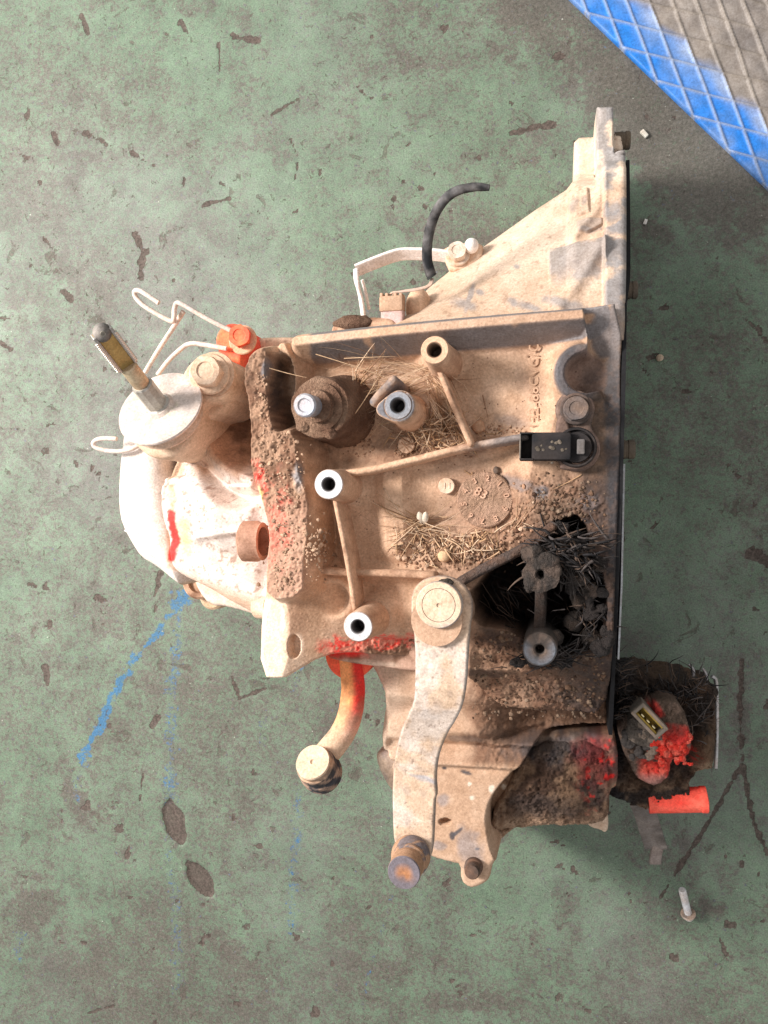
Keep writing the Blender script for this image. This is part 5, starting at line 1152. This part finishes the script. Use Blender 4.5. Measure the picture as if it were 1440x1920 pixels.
    for sg in (-1, 1):
        box('socket_wall', ctr + v * sg * lv / 2 - np.array([0, 0, H]), u * (lu / 2 + 1.2), v * 1.1, (0, 0, H), gr, body, M_PART, bev=.5)
        box('socket_wall', ctr + u * sg * lu / 2 - np.array([0, 0, H]), v * (lv / 2 + .0), u * 1.1, (0, 0, H), gr, body, M_PART, bev=.5)
        box('socket_liner', ctr + v * sg * (lv / 2 - 1.5) - np.array([0, 0, H + 1.2]), u * (lu / 2 - 1.2), v * .7, (0, 0, H - 1), yl, body, M_PLAIN, bev=.2, n=2)
    box('socket_floor', ctr - np.array([0, 0, 13.]), u * (lu / 2 - .8), v * (lv / 2 - 1), (0, 0, 1), yl, body, M_PLAIN, bev=.2)
    for k in (-1, 0, 1): box('pin', ctr + u * k * lu * .24 - np.array([0, 0, 7.]) - v * 1.0, u * 1.2, v * .45, (0, 0, 5), plain(C(.75, .66, .40), .9), body, M_PLAIN, bev=.15, n=1)
    slab('socket_base', Poly([tuple(p) for p in ()] or [(1180, 1338), (1206, 1314), (1262, 1372), (1236, 1402), (1200, 1400), (1170, 1380)], 142, 1), lambda X, Y: 145 + mudh(X, Y, .8, 4), 90,
         lambda P, Nn, px, py: np.c_[mix(mix(np.repeat(C(.13, .11, .095)[None], len(P), 0), C(.34, .27, .22), ss(.45, .6, fbm(P[:, 0], P[:, 1], 6, 4, 3))), C(.95, .09, .06), blot(px, py, 1252, 1378, 12, 18, .6, .5, .6, 3)), 0 * px], .6, body, M_MUD, 2)
    R2 = random.Random(12)
    for k in range(30):   # red-sprayed mud flakes
        px_, py_ = R2.uniform(1205, 1292), R2.uniform(1375, 1432)
        if px_ + py_ * .3 < 1640: continue
        blob('mud_lump', V(px_, py_, 144), (R2.uniform(1.2, 5), R2.uniform(1.2, 3.4), R2.uniform(.8, 2.2)), lambda P, Nn, px, py: np.c_[mix(np.repeat(C(.88, .05, .03)[None], len(P), 0), C(.95, .17, .12), ss(.45, .65, fbm(px, py, 9, 3, 4))), 0 * px], body, M_MUD, 2.2, 2.2, 20, seed=k)
    for k in range(16):
        px_, py_ = R2.uniform(1165, 1225), R2.uniform(1372, 1422)
        blob('mud_lump', V(px_, py_, 143), (R2.uniform(2, 5), R2.uniform(1.5, 3.4), R2.uniform(1.5, 3)), plain(C(.12, .105, .10) if k % 3 else C(.34, .26, .21)), body, M_MUD, 1.3, 3, 14, seed=k + 40)
    # bright red spigot and grey tail below it
    lathe('spigot', V(1215, 1500, 100), V(1312, 1499, 100) - V(1215, 1500, 100), [(9.4, 0), (9.2, 6), (9.0, 30), (8.8, 36), (9.4, 37), (9.4, 40.5), (8.6, 41), (6, 41), (6, 36), (.1, 36)], plain(C(.90, .05, .035), 0, .18, 0, C(1.0, .33, .22)), 44, mat=M_CAST, rough=.35, fr=4, sub=3)
    # thin bent tab
    tube('bent_tab', [V(1203, 1508, 74), V(1213, 1535, 62), V(1222, 1565, 50), V(1230, 1590, 40)], 0, plain(C(.11, .095, .09), .3, .3, 0, C(.3, .26, .24)), flat=(9.0, 1.2), n=5, wvec=(1, .15, 0.2), seg=16)
    tube('bent_tab_foot', [V(1236, 1578, 42), V(1230, 1600, 38), V(1228, 1617, 34)], 0, plain(C(.24, .20, .19), .3, .3, 0, C(.3, .25, .22)), flat=(4.6, 2.2), n=4, wvec=(1, .3, 0), seg=14)
endblock()
#PART4
# ================================================================== LOOSE THINGS
def ctop(px, py, extra=0.0):
    """height of the casing's upper face under a photo pixel (three fixed-point steps)"""
    z = np.full(np.shape(px), 200.)
    for _ in range(3):
        p = np.array([V(a, b, c) for a, b, c in zip(px, py, z)]); z = casing_top(p[:, 0], p[:, 1])
    return z + extra
def tagit(o, label, cat=None, kind=None, group=None):
    o['label'] = label
    if cat: o['category'] = cat
    if kind: o['kind'] = kind
    if group: o['group'] = group
    return o
def blades(name, items, cols, label, mat=None):
    """items: (list of 3-D points, radius at root, colour index); one mesh of many thin tapering stalks"""
    V_ = []; F = []; cc = []
    for pts, r, ci in items:
        P = np.array(pts); T = np.gradient(P, axis=0); T /= np.linalg.norm(T, axis=1)[:, None] + 1e-9; n = len(P); b = len(V_)
        for i in range(n):
            u = np.cross(T[i], (0, 0, 1.0)); u /= np.linalg.norm(u) + 1e-9; v = np.cross(u, T[i]); f = 1 - .85 * (i / (n - 1)) ** 1.5
            for k in range(3):
                a = 2.1 * k; V_.append(P[i] + (u * math.cos(a) + v * math.sin(a)) * r * f); cc.append(cols[ci])
        for i in range(n - 1):
            for k in range(3):
                k2 = (k + 1) % 3; F.append((b + i * 3 + k, b + i * 3 + k2, b + i * 3 + 3 + k2, b + i * 3 + 3 + k))
    cc = np.array(cc); o = finish(name, V_, F, lambda P, Nn, px, py: np.c_[cc, 0 * px], None, mat or M_PLAIN)
    return tagit(o, label, 'debris' if 'straw' not in name else 'straw', 'stuff')
RS = random.Random(21)
def stalk(px, py, ang, L, zf, r, ci, curve=.3, lift=4, n=7):
    pts = []; x, y = px, py; a = ang; ks = RS.uniform(-curve, curve)
    xs = []; ys = []
    for i in range(n):
        xs.append(x); ys.append(y); x += math.cos(a) * L / (n - 1); y -= math.sin(a) * L / (n - 1); a += ks / n + (RS.choice((-.5, .4, .7)) if RS.random() < .09 else 0)
    if zf is None:
        z = ctop(np.array(xs), np.array(ys)); z = z + .5 + RS.uniform(0, lift)
        z = np.interp(np.arange(n), [0, n - 1], [z[0], z[-1]]) * .6 + z * .4; z = np.maximum(z, ctop(np.array(xs), np.array(ys)) + .2)
    else: z = np.array([zf + RS.uniform(0, lift) * math.sin(math.pi * i / (n - 1)) for i in range(n)])
    return ([V(a_, b_, c_) for a_, b_, c_ in zip(xs, ys, z)], r, ci)
SC = [C(.48, .30, .17), C(.60, .41, .26), C(.30, .17, .10), C(.74, .56, .40)]
it = []
for _ in range(56):     # long awns fanned across the upper pan
    a = RS.uniform(-.5, .55) + math.pi; it.append(stalk(RS.uniform(740, 830), RS.uniform(680, 730), a, RS.uniform(60, 190), None, RS.uniform(.15, .3), RS.randrange(4), .5, 9))
for _ in range(44):
    a = RS.uniform(-1.5, -.7); it.append(stalk(RS.uniform(795, 840), RS.uniform(690, 760), a, RS.uniform(50, 120), None, RS.uniform(.2, .36), RS.randrange(4), .6, 7))
for _ in range(24): it.append(stalk(RS.uniform(660, 710), RS.uniform(690, 770), RS.uniform(.4, 1.5), RS.uniform(30, 80), None, RS.uniform(.35, .6), RS.randrange(4), .4, 5))
for _ in range(170):     # chaff heap under the boss web
    it.append(stalk(RS.gauss(822, 34), RS.gauss(812, 18) - 2, RS.uniform(-3.1, 3.1) * .4 + RS.choice((0, math.pi)), RS.uniform(10, 48), None, RS.uniform(.3, .75), RS.randrange(4), .8, 6, 5))
for pts in ([(505, 690, 236), (540, 700, 232), (575, 708, 236)], [(592, 664, 228), (650, 682, 226), (720, 705, 222)], [(645, 672, 225), (690, 670, 226), (742, 668, 226)], [(666, 775, 222), (690, 740, 226), (720, 690, 228)]):
    it.append(([V(*p) for p in smooth_path([np.array(q, float) for q in pts], 3)], .4, 1))
blades('dry_straw', it, SC, "tan dry grass straw and awns caught among the upper threaded bosses of the gearbox")
it = []
for _ in range(46):
    a = RS.uniform(2.3, 4.3) if RS.random() < .6 else RS.uniform(-1.2, .8); it.append(stalk(785 + RS.uniform(-14, 14), 985 + RS.uniform(-10, 14), a, RS.uniform(40, 115), None, RS.uniform(.22, .5), RS.randrange(4), .5, 7))
for _ in range(130): it.append(stalk(RS.gauss(850, 50), RS.gauss(1018, 14), RS.uniform(0, 6.28), RS.uniform(8, 46), None, RS.uniform(.25, .8), RS.randrange(4), .8, 4, 5))
for a in ((870, 882, -.6, 70), (885, 885, -1.5, 60), (893, 890, -1.2, 70), (958, 985, 1.0, 60), (965, 990, .9, 66), (975, 985, .95, 70), (930, 975, -1.5, 50), (1090, 890, -2.6, 62), (970, 975, 1.25, 40), (905, 740, -1.35, 50)): it.append(stalk(*a, None, .42, RS.randrange(3), .4, 1.5))
blades('dry_straw', it, SC, "tan dry straw and chaff heaped below the round date stamp on the gearbox")
DC = [C(.030, .026, .026), C(.055, .047, .045), C(.085, .072, .070), C(.016, .015, .017), C(.13, .09, .07)]
it = []
for _ in range(190): it.append(stalk(RS.gauss(1066, 30), RS.gauss(1036, 20), RS.uniform(-1.3, .6) + RS.choice((0, math.pi)), RS.uniform(14, 62), 200 + RS.uniform(0, 20), RS.uniform(.35, 1.3), RS.randrange(5), .9, 7, 6))
for _ in range(170): it.append(stalk(RS.gauss(1098, 20), RS.uniform(1050, 1210), RS.uniform(0, 6.28), RS.uniform(14, 56), 176 + RS.uniform(0, 26), RS.uniform(.35, .9), RS.randrange(5), .9, 7, 6))
for _ in range(50): it.append(stalk(RS.gauss(950, 30), RS.gauss(1130, 30), RS.uniform(-1.3, -.2), RS.uniform(20, 70), 150 + RS.uniform(0, 30), RS.uniform(.3, .6), RS.randrange(5), .6, 7, 6))
for _ in range(70): it.append(stalk(RS.gauss(1040, 40), RS.gauss(1232, 9), RS.uniform(-.6, .6) + RS.choice((0, math.pi)), RS.uniform(12, 46), 196 + RS.uniform(0, 8), RS.uniform(.3, .7), RS.randrange(4), .9, 3, 6))
for _ in range(16): it.append(stalk(RS.uniform(1060, 1075), RS.uniform(1050, 1075), RS.uniform(-1.8, -.9), RS.uniform(40, 70), 214, .35, 1, .3, 3, 6))
blades('oily_grass', it, DC, "black oily grass matted around the two clogged bosses in the dark pocket", M_PART)
it = []
for _ in range(260): it.append(stalk(RS.uniform(1158, 1332), RS.gauss(1305, 34) if RS.random() < .7 else RS.uniform(1240, 1400), RS.uniform(0, 6.28), RS.uniform(12, 44), 116 + RS.uniform(-4, 10), RS.uniform(.3, .75), RS.randrange(5), 1.0, 5, 5))
for _ in range(50): it.append(stalk(RS.uniform(1150, 1170), RS.uniform(1225, 1350), RS.uniform(-1, 1), RS.uniform(15, 40), 122 + RS.uniform(0, 26), RS.uniform(.3, .6), RS.randrange(5), .9, 5, 5))
for _ in range(14): it.append(stalk(RS.uniform(1300, 1335), RS.uniform(1340, 1360), RS.uniform(-.5, .3), RS.uniform(20, 50), 118, .25, 4, .6, 5, 6))
blades('oily_grass', it, DC, "dark oily grass matted on the output block beside the red solenoid", M_PART)
# soil crumbs
_t = (1 + 5 ** .5) / 2
ICO = np.array([(-1, _t, 0), (1, _t, 0), (-1, -_t, 0), (1, -_t, 0), (0, -1, _t), (0, 1, _t), (0, -1, -_t), (0, 1, -_t), (_t, 0, -1), (_t, 0, 1), (-_t, 0, -1), (-_t, 0, 1)]) / 1.9
ICF = [(0, 11, 5), (0, 5, 1), (0, 1, 7), (0, 7, 10), (0, 10, 11), (1, 5, 9), (5, 11, 4), (11, 10, 2), (10, 7, 6), (7, 1, 8), (3, 9, 4), (3, 4, 2), (3, 2, 6), (3, 6, 8), (3, 8, 9), (4, 9, 5), (2, 4, 11), (6, 2, 10), (8, 6, 7), (9, 8, 1)]
def crumbs(name, spots, label, cols):
    """spots: (px, py, z or None, radius)"""
    px = np.array([q[0] for q in spots]); py = np.array([q[1] for q in spots]); zz = ctop(px, py); rs = np.random.RandomState(5)
    V_ = []; F = []; cc = []
    for i, q in enumerate(spots):
        z = (zz[i] if q[2] is None else q[2]) + q[3] * .25; p = V(q[0], q[1], z)
        k = ICO * (1 + .35 * (rs.rand(12, 1) - .5)) * np.array([1, rs.uniform(.6, 1), rs.uniform(.5, .9)]) * q[3]
        a = rs.rand() * 6.3; c, s_ = math.cos(a), math.sin(a); k = np.c_[k[:, 0] * c - k[:, 1] * s_, k[:, 0] * s_ + k[:, 1] * c, k[:, 2]]
        b = len(V_); V_ += list(k + p); F += [tuple(b + t for t in f) for f in ICF]; cl = cols[rs.randint(len(cols))] * rs.uniform(.5, 1.0) * (.45 if q[0] > 1000 or (q[1] > 1180) else 1); cl = DUST * rs.uniform(.45, .9) if q[0] < 640 else cl; cc += [cl] * 12
    cc = np.array(cc); o = finish(name, V_, F, lambda P, Nn, px, py: np.c_[cc, 0 * px], None, M_CAST, False)
    return tagit(o, label, 'soil', 'stuff')
sp = []
def scat(n, f, r0, r1):
    for _ in range(n):
        a, b = f(); sp.append((a, b, None, RS.uniform(r0, r1) ** 1.0 * (1 if RS.random() < .85 else 1.6)))
G = RS.gauss; U = RS.uniform
scat(420, lambda: (U(740, 960), G(1036, 14)), .5, 1.5)
scat(160, lambda: (U(740, 890), G(842, 8)), .4, 1.2)
scat(150, lambda: (G(598, 20), G(1028, 24)), .4, 1.4)
scat(300, lambda: (G(530, 22), U(810, 1110)), .35, 1.1)
scat(90, lambda: (G(488, 8), U(700, 900)), .35, .9)
scat(260, lambda: (G(1050, 46), G(945, 26)), .4, 1.3)
scat(420, lambda: (U(885, 1132), U(1180, 1350)), .4, 1.5)
scat(240, lambda: (U(650, 1100), U(660, 1000)), .25, .6)
scat(80, lambda: (U(640, 700), G(830, 18)), .4, 1.1)
scat(60, lambda: (G(968, 14), G(990, 18)), .5, 1.4)
scat(80, lambda: (U(900, 985), G(810, 8)), .3, 1.0)
crumbs('soil_crumbs', [q for q in sp if q[0] < 1138 and not (985 < q[0] < 1125 and 1000 < q[1] < 1225)], "reddish dry soil crumbs and grit lying on top of the gearbox casing", [DUST * .8, MUD, C(.48, .28, .18), C(.42, .25, .16), C(.60, .42, .30)])
def pebble(name, px, py, z, rad, col, label, cat, par=None, mat=None, rough=.4):
    o = blob(name, V(px, py, z), rad, plain(col, 0, .15), None, mat or M_CAST, rough, 4, 20, seed=px); tagit(o, label, cat); return o
pebble('pebble', 832, 1043, float(ctop([832], [1043])[0]) + 2.0, (4.4, 3.8, 3.2), C(.66, .46, .28), "smooth yellowish pebble in the soil below the date stamp on the gearbox", 'pebble')
pebble('pebble', 897, 800, float(ctop([897], [800])[0]) + 2.4, (4.6, 4.4, 3.2), C(.55, .34, .22), "rounded brown clod beside the foot of the long casing rib", 'clod', None, M_CAST, 1.0)
pebble('pebble', 930, 882, float(ctop([930], [882])[0]) + 1.2, (2.2, 2.4, 1.8), C(.06, .055, .055), "small black lump above the round date stamp", 'pebble', None, M_CAST, .9)
def seed():
    b = V(793, 972, float(ctop([793], [972])[0]) + 2.5); root = bpy.data.objects.new('seed_husk', None); sc.collection.objects.link(root); root.location = Vector(b / 1000)
    tagit(root, "white open seed husk standing in the straw on the gearbox", 'seed')
    for k, (dx, an) in enumerate(((-.9, .10), (1.0, -.22))):
        ax = np.array([-math.sin(an) * .8, .8, .5]); ax /= np.linalg.norm(ax)
        o = lathe('husk_half', b + np.array([dx, -4, 0]), ax, [(.2, 0), (1.4, 1.5), (2.3, 4), (2.3, 6.5), (1.4, 8.8), (.15, 10.0)], plain(C(.85, .78, .66), 0, .1), 14, None, M_PLAIN)
        o.parent = root; o.location = o.location - root.location
seed()
def disc_husk(px, py):
    z = float(ctop([px], [py])[0]) + 2.5
    o = lathe('dry_flower_disc', V(px, py, z), (.1, .1, 1), [(5.2, 0), (5.6, .8), (5.0, 1.2), (2.4, .9), (1.2, 1.5), (.1, 1.5)], lambda P, Nn, px, py: (lambda a: np.c_[mix(np.repeat(C(.60, .42, .30)[None], len(P), 0), C(.30, .18, .12), (np.sin(a * 9) > .5) * .6), 0 * px])(np.arctan2(P[:, 1] - P[:, 1].mean(), P[:, 0] - P[:, 0].mean())), 36, None, M_CAST, .25, 2, sub=3)
    tagit(o, "round dry flower disc in the chaff below the second boss", 'husk')
disc_husk(762, 835)
# small bolt dropped on the floor
def loose_bolt():
    b = V(1290, 1712, 9); root = bpy.data.objects.new('loose_bolt', None); sc.collection.objects.link(root); root.location = Vector(b / 1000)
    tagit(root, "small silver flange bolt lying on the green floor below the gearbox", 'bolt')
    tip = V(1279, 1668, 26); ax = (tip - b) / np.linalg.norm(tip - b); al = plain(C(.62, .64, .68), .75, .12); objs = []
    L = np.linalg.norm(tip - b)
    pr = [(3.0, 0)]
    h = 1.0
    while h < L - 1: pr += [(2.75, h), (3.1, h + .4)]; h += .8
    pr += [(2.3, L), (.1, L)]
    objs.append(lathe('shank', b, ax, pr, al, 24, None, M_PLAIN))
    objs.append(lathe('flange', b - ax * 1.2, ax, [(5.6, 0), (6.2, .6), (5.2, 1.4), (.1, 1.4)], plain(C(.34, .30, .28), .6, .2), 36, None, M_PLAIN))
    objs.append(hexbolt('bolt_head', b - ax * .8, -ax, 4.2, 5.5, al, None, 0, .3, M_PLAIN))
    for o in objs: o.parent = root; o.location = o.location - root.location
loose_bolt()
pebble('pebble', 1237, 671, 2.2, (3.2, 3.0, 2.4), C(.52, .42, .32), "tan pebble on the green floor right of the gearbox", 'pebble')
def chip(px, py, ang, L, w_, h, col, label):
    d = np.array([math.cos(ang), math.sin(ang), 0]); n = np.array([-d[1], d[0], 0])
    o = box('metal_chip', V(px, py, h), d * L, n * w_, (0, 0, h * .9), plain(col, .3, .1), None, M_PART, bev=.4, rough=.2); tagit(o, label, 'chip')
chip(1208, 251, -.9, 3.6, 1.7, 1.8, C(.60, .60, .55), "small pale metal chip on the floor near the blue mat")
chip(1210, 416, 1.2, 2.2, 1.3, 1.2, C(.85, .85, .84), "tiny white flake on the floor right of the bell housing")
chip(240, 998, -.5, 4.2, .8, .8, C(.75, .76, .70), "thin pale flake on the floor left of the white end cover")
